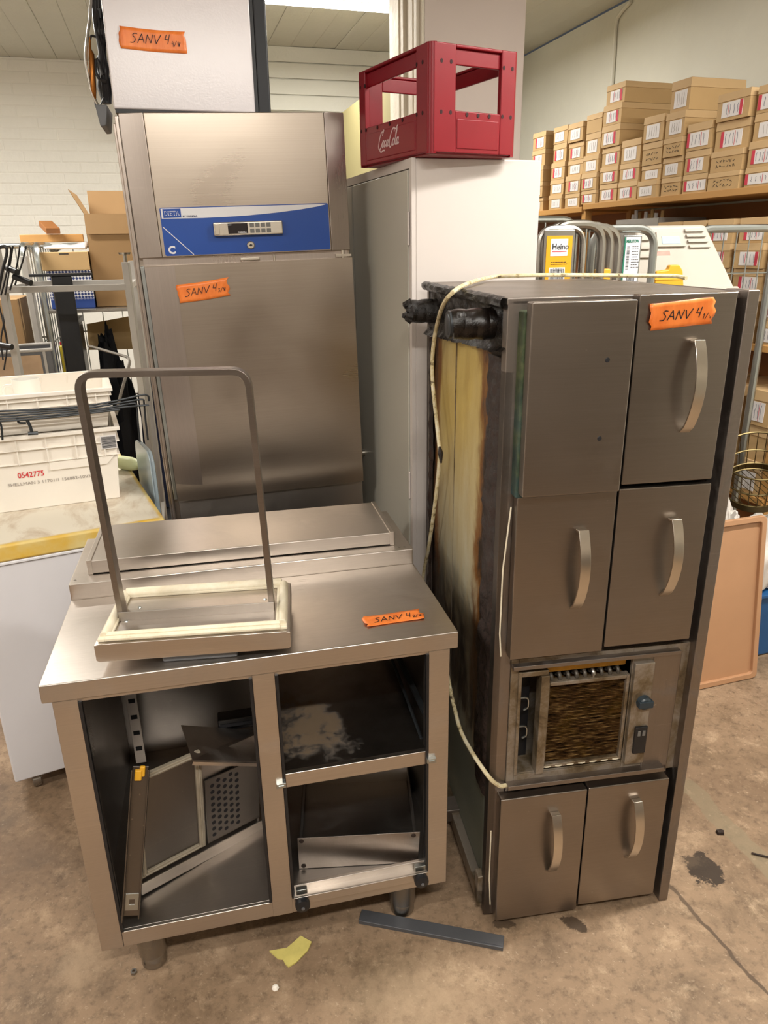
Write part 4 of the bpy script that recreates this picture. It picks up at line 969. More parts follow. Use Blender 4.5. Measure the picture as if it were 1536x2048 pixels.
bit('nut', 268, 1946, b, MT['zincdark'], 'small dark hex nut on the floor by the front left counter foot', 'nut')
b = MB(); b.prism([(-.010, -.007), (.009, -.008), (.013, .003), (.004, .009), (-.011, .006)], lambda a, c, k: (a*(1-.15*k), c*(1-.15*k), .010*k))
bit('brown_chip', 1440, 1667, b, MT['crust'], 'small brown chip on the floor right of the cold cabinet', 'chip')
b = MB(); b.tube(spline([onz(1503, 1706, .004)-onz(1520, 1712, 0), onz(1515, 1709, .004)-onz(1520, 1712, 0), onz(1545, 1716, .004)-onz(1520, 1712, 0)], 4), .003, 6)
bit('rusty_wire', 1520, 1712, b, MT['crust'], 'short rusty wire on the floor at the right edge', 'wire')
b = MB(); b.lathe([(0, .010), (.006, .008), (.009, .003), (.008, 0), (0, 0)], n=7); bit('pebble', 551, 1977, b, MT['tote'], 'small pale pebble on the floor below the yellow scrap', 'pebble')

# ------------------------------------------------------------------ chest freezer and crates, left
CF = Fr((-1.1847, 1.8865, 0), .4693)
CFW, CFD, CFH = .5593, 1.12, .8685
t = thing('chest_freezer', 'white chest freezer with yellowed worn lid under the stacked white crates', 'freezer', CF)
MB().box(0, CFW-.01, .004, CFD, .07, CFH-.062).build('body', MT['chest'], t, .006)
MB().box(-.004, CFW-.004, -.002, CFD, CFH-.062, CFH-.052).build('rim', MT['wfilm'], t, .003)
def m_lid():
    m = N('worn_lid'); x = m.xyz(); g = m.noise(7, 8, .7, (1, .5, 1), .6); c = m.mix(m.ramp(g, [(.45, 0), (.62, .8)]), 'ddd6c6', 'b59f85')
    e = m.math('MAXIMUM', m.step(m.math('ADD', x[1], m.math('MULTIPLY', m.noise(12, 4), .02)), .030, .014), m.step(x[0], CFW-.02, CFW-.008))
    c = m.mix(e, c, m.ramp(m.noise(9, 5), [(.35, 'd2a93c'), (.65, 'd6c78c')])); m.base(c); m.set('Roughness', .5); return m.mat
MB().box(-.006, CFW, -.004, CFD, CFH-.052, CFH).build('lid', m_lid(), t, .008, 3)
for x, y in ((.06, .06), (CFW-.07, .06), (.06, CFD-.08), (CFW-.07, CFD-.08)):
    b = MB(); b.tube([(x-.012, y, .027), (x+.012, y, .027)], .026, 14); b.box(x-.016, x+.016, y-.010, y+.010, .03, .071); b.build('castor', MT['zincdark'], t)
def plastic_crate(name, fr, w, d, h, label, marks=0, group=None, mat='tote'):
    t = thing(name, label, 'crate', fr, group)
    tp = .018
    b = MB()
    ins = lambda e: [(e+tp*k, e+tp*k) for k in (1, 0)]
    lo = [(tp, tp, 0), (w-tp, tp, 0), (w-tp, d-tp, 0), (tp, d-tp, 0)]; hi = [(0, 0, h), (w, 0, h), (w, d, h), (0, d, h)]
    s_ = lambda P, e: [(P[0][0]+e, P[0][1]+e), (P[1][0]-e, P[1][1]+e), (P[2][0]-e, P[2][1]-e), (P[3][0]+e, P[3][1]-e)]
    L1, H1 = s_(lo, .004), s_(hi, .004)
    vs = lo + hi + [(x, y, .004) for x, y in L1] + [(x, y, h) for x, y in H1]
    fs = [(3, 2, 1, 0), (8, 9, 10, 11)] + [(i, (i+1) % 4, 4+(i+1) % 4, 4+i) for i in range(4)] + [(8+(i+1) % 4, 8+i, 12+i, 12+(i+1) % 4) for i in range(4)] + [(4+i, 4+(i+1) % 4, 12+(i+1) % 4, 12+i) for i in range(4)]
    b.add(vs, fs); b.build('shell', MT[mat], t, .002)
    def band(z0, z1, out, nm):
        f0 = tp*(1-z0/h); b = MB()
        e = -out+f0*.0
        for x0, x1, y0, y1 in ((-out+f0, w+out-f0, -out+f0, f0+.004), (-out+f0, w+out-f0, d-f0-.004, d+out-f0), (-out+f0, f0+.004, f0, d-f0), (w-f0-.004, w+out-f0, f0, d-f0)): b.box(x0, x1, y0, y1, z0, z1)
        return b.build(nm, MT[mat], t, .002)
    band(h-.012, h, .012, 'rim'); band(h*.80, h*.80+.004, .009, 'rib')
    if h > .12:
        band(h*.62, h*.62+.004, .008, 'rib')
        b = MB()
        for k in range(7):
            x = w*(k+.5)/7; b.box(x-.002, x+.002, -.009+tp*.3, .004+tp*.3, h*.62, h-.010); b.box(x-.002, x+.002, d-.004-tp*.3, d+.009-tp*.3, h*.62, h-.010)
        b.build('upright_ribs', MT[mat], t, kind='stuff')
        for x0, x1 in ((w*.02, w*.36), (w*.64, w*.98)):
            z0 = h*.50
            b = MB(); b.prism([(x0, h*.62), (x1, h*.62), (x1-.03, z0), (x0+.0, z0)] if x0 > w/2 else [(x0, h*.62), (x1, h*.62), (x1-.03, z0), (x0, z0)], lambda a, c, k: (a, -.006+tp*.5+.012*k, c)); b.build('stacking_block', MT[mat], t, .002)
    return t
pa, pb = onz(0, 1030, CFH), onz(252, 997, CFH)
yw = math.atan2(pb.y-pa.y, pb.x-pa.x)
cw, cdp = .60, .40
KA = Fr((pb.x-cw*math.cos(yw), pb.y-cw*math.sin(yw), CFH+.0005), yw)
ha = KA.at(247, 851, 1, 0).z
ta = plastic_crate('plastic_crate', KA, cw, cdp, ha, 'lower white plastic crate with red number on its side, on the chest freezer')
tp_ = .018
za = KA.at(36, 957, 1, .008); zb_ = KA.at(98, 952, 1, .008)
slope = tp_/ha
rx = PI/2 + math.atan(slope)
text('red_number', '0542775', .0255, ta, (za.x, tp_*(1-za.z/ha)-.0012, za.z), MT['redink'], (rx, 0, -.0), 'LEFT', (zb_.x-za.x)/(.0255*4.05), .0003, .0003)
zc = KA.at(16, 974, 1, .012); zd = KA.at(228, 945, 1, .012)
text('grey_marking', 'SHELLMAN 3 11701/1 156882-10V3250', .0145, ta, (zc.x, tp_*(1-zc.z/ha)-.0012, zc.z), MT['greyink'], (rx, 0, 0), 'LEFT', (zd.x-zc.x)/(.0145*19.3), 0, .0003)
bc = KA.at(203, 898, 1, .003); bd = KA.at(231, 868, 1, .003)
y_ = tp_*(1-bc.z/ha)-.0095
lb = MB().hexa([(bc.x, y_, bc.z), (bd.x, y_, bc.z), (bd.x, y_+.004, bc.z), (bc.x, y_+.004, bc.z), (bc.x, y_-.002, bd.z), (bd.x, y_-.002, bd.z), (bd.x, y_+.002, bd.z), (bc.x, y_+.002, bd.z)]).build('label', MT['paper'], ta)
b = MB(); z = bc.z+.003
while z < bd.z-.004:
    hh = random.choice((.0008, .0014, .0022)); yy = y_ - .0022*(z-bc.z)/(bd.z-bc.z) - .0004
    b.box(bc.x+.003, bd.x-.003, yy, yy+.0008, z, z+hh); z += hh+random.choice((.0009, .0014))
b.build('bar_code', MT['ink'], lb, smooth=False, kind='stuff')
hb = Fr(KA.w((0, 0, ha)), yw).at(251, 772, 1, .0).z
KB = Fr(KA.w((.0, .0, ha+.0003)), yw)
plastic_crate('plastic_crate', KB, cw-.004, cdp, hb, 'upper shallow white plastic crate holding a mug, behind the dark wire rods')
# mug standing in the upper crate
mp = KB.at(55, 783, 1, .20)
MF = Fr(KB.w((mp.x, .20, .0045)), 0)
mh = Fr(MF.o).at(52, 757, 1, 0).z
t = thing('mug', 'pale white porcelain mug standing in the upper crate', 'mug', MF)
MB().lathe([(0, 0), (.034, 0), (.040, .006), (.043, mh*.5), (.044, mh), (.041, mh), (.039, mh*.5), (.035, .01), (0, .009)], n=28).build('cup', MT['porcelain'], t)
b = MB(); b.tube(spline([(-.041, -.012, mh-.02), (-.062, -.02, mh-.022), (-.068, -.022, mh-.042), (-.060, -.018, mh-.062), (-.041, -.012, mh-.066)], 5), .0055, 10); b.build('handle', MT['porcelain'], t)
# dark wire rods across the crates
t = thing('wire_rods', 'bundle of long dark wire rods lying across the white crates', 'rods', None)
def Yl(x): return KA.w((0, -.018, 0)).y + (x-768)*0
def rodp(x, y, off): 
    p = KA.at(x, y, 1, off); return KA.w(p)
rods = [[(-60, 824), (60, 820), (170, 812), (240, 800), (284, 790), (296, 792), (298, 802)], [(-60, 832), (80, 823), (180, 815), (255, 803), (284, 799), (288, 806), (291, 840), (296, 880)],
        [(-60, 838), (100, 826), (200, 818), (262, 807), (273, 812), (276, 845), (280, 884)], [(-60, 842), (90, 832), (190, 822), (250, 814), (298, 810)], [(-30, 848), (-6, 845), (2, 850), (5, 880)], [(-60, 846), (8, 842), (90, 836), (190, 825), (240, 819)]]
for i, rp in enumerate(rods):
    off = -.022 - .007*i
    b = MB(); b.tube(spline([rodp(x, y, off) for x, y in rp], 4), .0031, 8); b.build('rod', MT['rod'], t)
b = MB(); b.tube(spline([rodp(34, 836, -.05), rodp(38, 845, -.05), rodp(52, 846, -.05)], 4), .0035, 8); b.tube(spline([rodp(54, 840, -.05), rodp(60, 852, -.05), rodp(64, 866, -.05)], 4), .005, 8); b.tube([rodp(56, 867, -.05), rodp(76, 866, -.05)], .006, 8)
b.build('clip', MT['rod'], t)
# pale green bottle lying on the freezer behind the crate
gp_ = onz(263, 925, CFH+.03)
o = MB().lathe([(0, 0), (.022, 0), (.026, .008), (.026, .06), (.020, .085), (.010, .095), (.010, .11), (0, .11)], n=18, M=Matrix.Rotation(PI/2, 3, 'Y')).build('plastic_bottle', plain('pale_green_plastic', 'd5dcae', .4, 0, .05))
o.location = (gp_.x-.05, gp_.y+.02, CFH+.0265); o.rotation_euler = (0, 0, -.5); tag(o, 'pale green plastic bottle lying on the freezer beside the crate', 'bottle')
# pale blue boards standing between freezer and refrigerator
for i, (x, y, ys, lab) in enumerate(((306, 905, 2.42, 'pale blue plastic board with rounded top, leaning beside the chest freezer'),)):
    p = ony(x, y, ys); f = Fr((p.x, p.y, 0), (.50, .2323)[i]); h_ = p.z
    t = thing('plastic_board', lab, 'board', f)
    b = MB(); b.prism(rrect(0, .24, .001, h_, .05), lambda a, c, k: (-.012+.014*k, a, c)); b.build('sheet', MT['clearboard'], t, .003)
    b = MB(); b.prism(rrect(-.004, .244, .6, h_+.004, .05), lambda a, c, k: (-.016+.005*k, a, c)); b.build('edge_band', MT['zinc'] if i else MT['clearboard'], t, .002)

# ------------------------------------------------------------------ clutter behind the freezer, left
def vpost(x, y, depth): p = ony(x, y, depth); return p
# grey metal frame
p1, p2, p3 = vpost(250, 515, 3.25), vpost(8, 583, 3.15), vpost(50, 520, 3.75)
zt = ony(130, 577, 3.2).z
t = thing('metal_trolley', 'grey square-tube metal frame standing behind the chest freezer', 'frame', None)
for p, dz in ((p1, .10), (p2, .16), (p3, .13)):
    b = MB(); b.box(p.x-.014, p.x+.014, p.y-.014, p.y+.014, 0.0, zt+dz); b.build('post', MT['alu'], t, .002)
b = MB(); b.cyl((p1.x, p1.y, zt+.10), (p1.x, p1.y, zt+.13), .008, 10); b.cyl((p1.x, p1.y, zt+.13), (p1.x, p1.y, zt+.138), .022, 14, 0, .026); b.build('levelling_foot', MT['zincdark'], t)
p4 = Vector((p1.x-.15, p1.y+.55, 0))
for a, c in ((p1, p2), (p2, p3), (p3, p4), (p4, p1)):
    for z in ((zt, .35) if a is not p1 and a is not p2 else (zt,)):
        b = MB(); b.tube([Vector((a.x, a.y, z)), Vector((c.x, c.y, z))], .0175, 4); b.build('rail', MT['alu'], t, .001)
b = MB(); b.box(p4.x-.014, p4.x+.014, p4.y-.014, p4.y+.014, 0, zt+.1); b.build('post', MT['alu'], t, .002)
# black pedestal column
p = ony(122, 552, 3.68); f = Fr((p.x, p.y, 0), .45)
t = thing('table_pedestal', 'black square table pedestal with top plate, standing among the roll cages', 'pedestal', f)
b = MB(); b.box(-.045, .045, -.045, .045, .02, p.z); b.build('column', MT['blackmetal'], t, .006)
b = MB(); b.prism([(-.14, -.02), (-.05, -.045), (.05, -.045), (.14, -.02), (.14, .02), (.05, .045), (-.05, .045), (-.14, .02)], lambda a, c, k: (a, c, p.z+.012*k)); b.build('top_plate', MT['blackmetal'], t, .002)
b = MB(); b.box(-.10, .10, -.10, .10, 0, .02); b.build('foot_plate', MT['blackmetal'], t, .004)
# roll cage builder: U frames with wires, platform
def roll_cage(fr, w, d, h, label, mat='zinc', wires=5, sides=(1, 1, 1), shelf=None, r=.0145):
    t = thing('roll_cage', label, 'trolley', fr)
    def uframe(a, c, nm='side_frame'):
        a, c = Vector(a), Vector(c)
        b = MB(); b.tube(rounded([a+Vector((0, 0, .14)), a+Vector((0, 0, h)), c+Vector((0, 0, h)), c+Vector((0, 0, .14))], .09, 7), r, 10); u = b.build(nm, MT[mat], t)
        for k in range(wires):
            p = a.lerp(c, (k+1)/(wires+1)); b = MB(); b.tube([p+Vector((0, 0, .2)), p+Vector((0, 0, h))], .003, 6); b.build('wire', MT['zinc'], u)
        for z in (.35, .8, 1.2):
            b = MB(); b.tube([a+Vector((0, 0, z)), c+Vector((0, 0, z))], .0045, 6); b.build('cross_wire', MT['zinc'], u)
        return u
    if sides[0]: uframe((0, 0, 0), (0, d, 0))
    if sides[1]: uframe((w, 0, 0), (w, d, 0))
    if sides[2]: uframe((0, d, 0), (w, d, 0), 'back_frame')
    b = MB(); b.box(-.01, w+.01, -.01, d+.01, .12, .15); b.build('platform', MT['zincdark'], t, .004)
    for x in (.05, w-.05):
        for y in (.05, d-.05):
            b = MB(); b.tube([(x-.014, y, .055), (x+.014, y, .055)], .055, 16); b.box(x-.02, x+.02, y-.012, y+.012, .06, .125); b.build('castor', MT['rod'], t)
    if shelf: MB().box(-.005, w+.005, -.005, d+.005, shelf-.018, shelf).build('shelf', MT['zincdark'], t, .003)
    return t
p = ony(71, 498, 3.95); SHZ = ony(130, 616, 4.1).z
LCG = Fr((p.x, p.y, 0), .275)
roll_cage(LCG, .80, .62, p.z+.02, 'galvanised roll cage loaded with cartons by the brick wall', 'zinc', 6, (1, 1, 1), SHZ)
p = ony(20, 494, 3.75)
RCG = Fr((p.x-.62, p.y-.1, 0), .275)
roll_cage(RCG, .66, .5, p.z+.01, 'galvanised roll cage at the left edge behind the grey frame', 'zinc', 5, (0, 1, 1))
def carton(name, fr, w, d, h, label, mat='brownbox', flaps=(), cat='box', tapeb=True):
    t = thing(name, label, cat, fr)
    b = MB(); e = .004
    if flaps:
        b.box(0, w, 0, d, 0, e); b.box(0, w, 0, e, 0, h); b.box(0, w, d-e, d, 0, h); b.box(0, e, 0, d, 0, h); b.box(w-e, w, 0, d, 0, h); b.build('body', MT[mat], t, .001, 1)
    else: b.box(0, w, 0, d, 0, h); b.build('body', MT[mat], t, .003)
    for fl_ in flaps:
        side_, ang, ln_ = fl_; b = MB(); c, s_ = math.cos(ang), math.sin(ang)
        if side_ == 'front': b.hexa([(0, 0, h), (w, 0, h), (w, e, h), (0, e, h), (0, -ln_*c, h+ln_*s_), (w, -ln_*c, h+ln_*s_), (w, -ln_*c+e, h+ln_*s_), (0, -ln_*c+e, h+ln_*s_)])
        if side_ == 'back': b.hexa([(0, d-e, h), (w, d-e, h), (w, d, h), (0, d, h), (0, d-e+ln_*c, h+ln_*s_), (w, d-e+ln_*c, h+ln_*s_), (w, d+ln_*c, h+ln_*s_), (0, d+ln_*c, h+ln_*s_)])
        if side_ == 'left': b.hexa([(0, 0, h), (e, 0, h), (e, d, h), (0, d, h), (-ln_*c, 0, h+ln_*s_), (-ln_*c+e, 0, h+ln_*s_), (-ln_*c+e, d, h+ln_*s_), (-ln_*c, d, h+ln_*s_)])
        b.build('flap', MT[mat], t)
    return t
# cartons on the cage shelf
a = LCG.at(194, 612, 1, .10); hgt = LCG.at(172, 428, 1, .10).z
xw = .77-a.x; CXL = a.x
carton('cardboard_box', Fr(LCG.w((a.x, .10, SHZ+.001)), .275), xw, .40, hgt-SHZ, 'tall open brown cardboard box with raised flaps beside the refrigerator', 'brownbox', (('front', -1.45, .10), ('back', 1.45, .14), ('left', 1.1, .13)))
a = LCG.at(94, 612, 1, .06); a.x = max(a.x, .024); c = LCG.at(184, 540, 1, .06)
carton('check_box', Fr(LCG.w((a.x, .06, SHZ+.001)), .275), CXL-.006-a.x, .3, c.z-SHZ-.001, 'blue and white checkered carton on the roll cage shelf', 'check')
zz = c.z+.001
a = LCG.at(85, 540, 1, .05); c = LCG.at(174, 503, 1, .05)
cb_ = carton('flat_carton', Fr(LCG.w((a.x, .05, zz)), .275), c.x-a.x, .3, c.z-zz, 'flat plain brown carton lying on the checkered carton', 'kraft')
MB().box((c.x-a.x)*.4, (c.x-a.x)*.6, -.0006, .001, (c.z-zz)*.86, (c.z-zz)*.92).build('print', MT['ink'], cb_, smooth=False)
zt2 = c.z
a = LCG.at(148, 498, 1, .08); b = MB()
b.grid(lambda u, v: (u*.20, v*.2, .012+.010*math.sin(u*5)*math.sin(v*4)+.02*u*v), 10, 8); o = b.build('crumpled_sheet', MT['wfilm'])
o.matrix_world = Matrix.Translation(LCG.w((c.x-.21, .08, zt2+.002))) @ LCG.M.to_4x4(); so = o.modifiers.new('s', 'SOLIDIFY'); so.thickness = .012; so.offset = -1
tag(o, 'crumpled white plastic sheet on the flat brown carton', 'sheet')
# sticks of wood on the cage top
def stick(name, pA, pB, w_, h_, m, label):
    d = pB-pA; f = Fr(pA, math.atan2(d.y, d.x)); o = MB().box(0, Vector((d.x, d.y, 0)).length, -w_/2, w_/2, 0, h_).build(name, m, None, .003); o.matrix_world = Matrix.Translation(pA) @ Matrix.Rotation(f.yaw, 4, 'Z') @ Matrix.Rotation(-math.atan2(d.z, Vector((d.x, d.y)).length), 4, 'Y'); return tag(o, label, 'wood')
ztop = LCG.at(80, 498, 1, 0).z+.035
s0 = LCG.w(LCG.at(42, 480, 2, ztop)); 
LC2 = LCG.at(42, 486, 1, .31); LC3 = LCG.at(168, 484, 1, .31)
stick('wood_batten', LCG.w((LC2.x, .31, ztop)), LCG.w((LC3.x, .32, ztop)), .04, .04, MT['wood'], 'long brown wooden batten lying across the roll cage top')
a = LCG.at(112, 492, 1, .22); c = LCG.at(92, 460, 1, .40)
stick('wood_block', LCG.w((a.x, .20, ztop+.040)), LCG.w((c.x, .42, ztop+.085)), .07, .03, MT['darkwood'], 'short dark wooden block tilted on the batten')
# below the shelf: pale board, black bags, bright packets
b = MB(); b.hexa([LCG.w(LCG.at(178, 700, 1, .50)), LCG.w(LCG.at(272, 698, 1, .50)), LCG.w(LCG.at(272, 698, 1, .52)), LCG.w(LCG.at(178, 700, 1, .52)), LCG.w(LCG.at(173, 648, 1, .54)), LCG.w(LCG.at(272, 630, 1, .54)), LCG.w(LCG.at(272, 630, 1, .56)), LCG.w(LCG.at(173, 648, 1, .56))])
tag(b.build('pale_board', MT['palewood']), 'pale wooden board standing in the roll cage above the black bags', 'board')
def lump(name, c, r, m, label, cat, sd=1, amp=.35):
    def fn(u, v):
        th, ph = u*2*PI, (v-.5)*PI; d = Vector((math.cos(th)*math.cos(ph), math.sin(th)*math.cos(ph), math.sin(ph)))
        k = 1 + amp*mn.noise(d*1.8+Vector((sd, sd*2, 0))) + amp*.5*mn.noise(d*5+Vector((sd*3, 1, 0))) + amp*.22*abs(mn.noise(d*11+Vector((0, sd, 4))))
        p = Vector((d.x*r[0]*k, d.y*r[1]*k, d.z*r[2]*k)); p.z = max(p.z, -r[2]*.8); return p
    o = MB().grid(fn, 36, 22).build(name, m); o.location = c; return tag(o, label, cat)
zb1 = .15
c = LCG.at(212, 735, 1, .30); c = LCG.w((c.x+.028, .31, .62)); lump('black_bag', c, (.098, .135, .585), MT['cloth'], 'tall crumpled black bag in the roll cage below the pale board', 'bag', 1)
c = LCG.at(268, 700, 1, .30); c = LCG.w((c.x+.068, .30, .64)); lump('dark_blue_bag', c, (.075, .11, .61), plain('dark_blue_cloth', '141d3c', .8, 0, .3, 8, .3, 40), 'dark blue crumpled bag beside the black bag in the roll cage', 'bag', 4)
for i, (x, y0, y1, col, lb_) in enumerate(((102, 690, 742, 'c9b53a', 'upright yellow packet behind the black pedestal column'), (128, 690, 745, '2b4fae', 'upright blue packet behind the black pedestal column'))):
    a = LCG.at(x, y0, 1, .06); f = Fr(LCG.w((.026+.062*i, .07, .153)), .275); t = thing('packet', lb_, 'packet', f)
    MB().box(0, .045, 0, .08, 0, a.z-.16).build('pouch', plain('packet_'+col, col, .4), t, .008); MB()  .box(0, .05, .035, .045, a.z-.161, a.z-.145).build('seal', MT['redpaper'], t)
a = LCG.at(98, 640, 1, .20); c = LCG.at(172, 640, 1, .20)
t = thing('black_box', 'black plastic box at the bottom of the roll cage behind the pedestal column', 'box', Fr(LCG.w((.036, .17, .153)), .275)); bw_ = .088; bh2 = a.z-.153
MB().box(0, bw_, 0, .28, 0, bh2-.02).build('body', MT['black'], t, .006); MB().box(-.008, bw_+.008, -.008, .288, bh2-.03, bh2).build('lid', MT['blackmetal'], t, .004)
EC = Fr((RCG.w((.05, .06, .153))), .275); zc_ = ony(20, 600, 3.8).z
carton('cardboard_box', EC, .54, .40, zc_-.153, 'large closed brown carton in the roll cage at the left edge', 'brownbox')
a = LCG.at(57, 660, 1, .56); c = LCG.at(77, 520, 1, .56)
# grey steel bin with beige sack
a = ony(0, 722, 3.22); c = ony(97, 692, 3.30)
BN = Fr((a.x-.22, a.y, 0), math.atan2(c.y-a.y, c.x-a.x)); bwd = (Vector((c.x, c.y))-Vector((a.x-.22, a.y))).length
bzt = (a.z+c.z)/2
t = thing('steel_bin', 'tall grey steel bin with folded rim, at the left edge behind the crates', 'bin', BN)
b = MB(); b.box(0, bwd, 0, .004, .05, bzt); b.box(0, bwd, .25, .254, .05, bzt); b.box(0, .004, 0, .254, .05, bzt); b.box(bwd-.004, bwd, 0, .254, .05, bzt); b.box(0, bwd, 0, .254, .04, .05); b.build('shell', MT['grey'], t)
b = MB(); b.tube([(0, 0, bzt), (bwd, 0, bzt), (bwd, .254, bzt), (0, .254, bzt)], .008, 8, 0, closed=True); b.build('rim', MT['alu'], t)
b = MB(); b.box(bwd-.04, bwd-.028, -.004, 0, .05, bzt); b.box(.03, .042, -.004, 0, .05, bzt); b.build('edge_strip', MT['alu'], t)
for x in (.03, bwd-.03):
    for y in (.03, .22): MB().cyl((x, y, 0), (x, y, .042), .02, 12).build('foot', MT['black'], t)
b = MB(); b.box(.045, bwd-.05, -.003, .0, .3, bzt-.02); b.build('beige_panel', plain('beige_canvas', 'b59a7d', .85, 0, .2, 7, .3, 30), t)
# black wires and handles hanging at the left edge
t = thing('wire_hangers', 'tangle of black wire hangers and handles hanging at the left edge', 'hangers', None)
for i, pts in enumerate((((-8, 500), (8, 492), (14, 505), (4, 545), (-6, 600)), ((10, 492), (22, 500), (10, 560), (2, 590)), ((26, 492), (20, 530), (14, 570), (10, 590)), ((40, 492), (34, 530), (26, 560), (20, 580)), ((52, 492), (46, 520), (38, 545), (30, 570)), ((4, 600), (8, 640), (2, 680), (6, 720)), ((12, 600), (6, 640), (14, 690), (8, 740)), ((-2, 610), (10, 660), (16, 690)))):
    b = MB(); b.tube(spline([ony(x, y, 3.0+.03*i) for x, y in pts], 5), .0035 if i else .006, 7); b.build('wire', MT['black'], t)
for pa_, pb_ in (((28, 553), (62, 566)), ((-10, 688), (24, 694)), ((14, 536), (34, 544))):
    b = MB(); b.tube([ony(*pa_, 3.05), ony(*pb_, 3.03)], .012, 12); b.build('grip', MT['black'], t)
# bent wire in front of the bags
b = MB(); b.tube(rounded([ony(178, 692, 3.4), ony(262, 716, 3.3), ony(241, 790, 3.2), ony(232, 830, 3.15)], .03, 4), .0065, 8)
o = b.build('bent_tube', MT['zincdark']); tag(o, 'thin bent grey tube sticking up behind the white crates', 'tube')

# ------------------------------------------------------------------ shelves of card boxes along the right wall
SO = onz(1240, 400, 1.86)
SH = Fr((SO.x, SO.y, 0), .32)
t = thing('storage_rack', 'long wooden wall shelf carrying small brown card boxes, right of the locker', 'shelf', SH)
BD = .345
for z, y0, y1, nm in ((1.858, -1.18, .335, 'shelf_board'), (1.25, -1.18, .335, 'shelf_board'), (.62, -1.18, .335, 'shelf_board'), (1.846, .345, 1.6, 'shelf_board'), (1.25, .345, 1.6, 'shelf_board'), (.62, .345, 1.6, 'shelf_board')):
    b = MB(); b.box(0, BD, y0, y1, z-.028, z); b.build(nm, MT['wood'], t, .002)
for y in (-1.168, .34, 1.6):
    for x in (.012, BD-.04): b = MB(); b.box(x, x+.04, y-.02, y+.02, 0, 1.83); b.build('upright', MT['wood'], t, .002)
for y0, y1 in ((-1.14, .32), (.36, 1.58)):
    b = MB(); b.box(BD-.012, BD-.004, y0, y1, .0, 1.82); b.build('back_panel', MT['darkwood'], t)
ORD = ['first', 'second', 'third', 'fourth', 'fifth', 'sixth', 'seventh', 'eighth', 'ninth', 'tenth', 'eleventh', 'twelfth']
def bm_obj(mb, name, mats, parent, bev=0): return mb.build(name, mats, parent, bev, 1)
def card_box(y0, y1, z, h, label, kind, group, proud=0, dep=.292):
    w_ = y0-y1-.009; rz = random.uniform(-.02, .02)
    f = Fr(SH.w((.012-proud+random.uniform(-.008, .010), (y0+y1)/2, z)), SH.yaw+rz)
    t = thing('card_box', label, 'box', f, group)
    lh = h*.30; g_ = .0025; hw = w_/2
    b = MB(); b.box(0, dep, -hw+g_, hw-g_, 0, h-.004); b.build('box_body', MT['kraft'], t)
    b = MB(); b.hexa([(-.003, -hw, h-lh), (dep+.003, -hw, h-lh), (dep+.003, hw, h-lh), (-.003, hw, h-lh), (-.0015, -hw+.001, h-.0004), (dep, -hw+.001, h-.0004), (dep, hw-.001, h-.0004), (-.0015, hw-.001, h-.0004)]); b.build('lid', MT['kraft2'], t, .0015, 1)
    if kind == 'hand':
        b = MB(); rnd = random.Random(label)
        for r_ in range(2):
            yy = hw*.6; zz = h*(.48-.22*r_)
            while yy > -hw*.6:
                p = [(-.0006, yy - .004*k, zz + rnd.uniform(-.006, .007)) for k in range(4)]; b.strip(p, .0017, (-1, 0, 0)); yy -= .019
        b.build('handwriting', MT['ink'], t, smooth=False, normals=False, kind='stuff')
    elif kind:
        rnd = random.Random(label); lw = hw*(.62 if kind != 'wide' else .85); lz0, lz1 = h*.12, h*.66
        off = rnd.uniform(-.12, .12)*hw; red = kind in ('red', 'wide', 'redr')
        b = MB(); b.box(-.0022, .0005, off-lw, off+lw, lz0, lz1, 0)
        if red:
            s_ = 1 if kind != 'redr' else -1
            ya_, yb2 = (off+lw-.016, off+lw) if s_ > 0 else (off-lw, off-lw+.016); b.box(-.0027, -.0018, ya_, yb2, lz0, lz1, 1)
            b.box(-.0026, -.0018, off-s_*lw*.35-.0012, off-s_*lw*.35+.0012, lz0+.003, lz1-.003, 1)
        for k in range(4):
            yy = off+lw*.5-k*lw*.36; b.strip([(-.0025, yy+rnd.uniform(-.003, .003), lz0+.010+(lz1-lz0-.020)*q_/4) for q_ in range(5)], .0010, (-1, 0, 0), 2)
        b.build('label', [MT['paper'], MT['redpaper'], MT['greyink'] if kind == 'plain' else MT['navyink']], t, smooth=False, normals=False)
    return t
COLS = [ # y0, y1, box tops from the top (None = taken from the next), bottom, kinds
 (.954, .79, [2.285, 2.189, 2.10, 2.01, 1.925], 1.846, ['red', 'red', 'red', 'red', 'red']),
 (.715, .56, [2.284, 2.196, 2.098, 2.007, 1.925], 1.846, ['plain', 'red', 'red', 'plain', 'plain']),
 (.545, .385, [2.277, 2.183, 2.093, 2.014, 1.921], 1.846, ['plain', 'red', 'plain', 'red', 'plain']),
 (.376, .225, [2.297, 2.207, 2.1, 2.012, 1.927], 1.858, [None, 'plain', 'plain', 'red', 'red']),
 (.222, .058, [2.408, 2.315, 2.221, 2.121, 2.029, 1.947], 1.858, ['redr', 'redr', 'redr', 'redr', 'redr', 'redr']),
 (.053, -.112, [2.135, 2.028, 1.945], 1.858, ['plain', 'redr', 'redr']),
 (-.122, -.280, [2.214, 2.102, 2.003, 1.934], 1.858, ['plain', 'hand', 'plain', 'plain']),
 (-.285, -.425, [2.333, 2.206, 2.101, 2.022, 1.936], 1.858, ['plain', 'plain', 'hand', 'plain', 'hand']),
 (-.43, -.595, [2.141, 2.033, 1.937], 1.858, ['wide', 'red', 'wide']),
 (-.605, -.80, [2.227, 2.123, 2.011, 1.929], 1.858, ['redr', 'red', 'hand', 'hand']),
 (-.815, -.985, [2.224, 2.125, 2.025, 1.93], 1.858, ['wide', 'plain', 'red', 'wide'])]
NC = len(COLS)
KN = {'red': 'red-edged label', 'redr': 'red-edged label', 'wide': 'wide red label', 'plain': 'white label', 'hand': 'handwriting', None: 'bare end'}
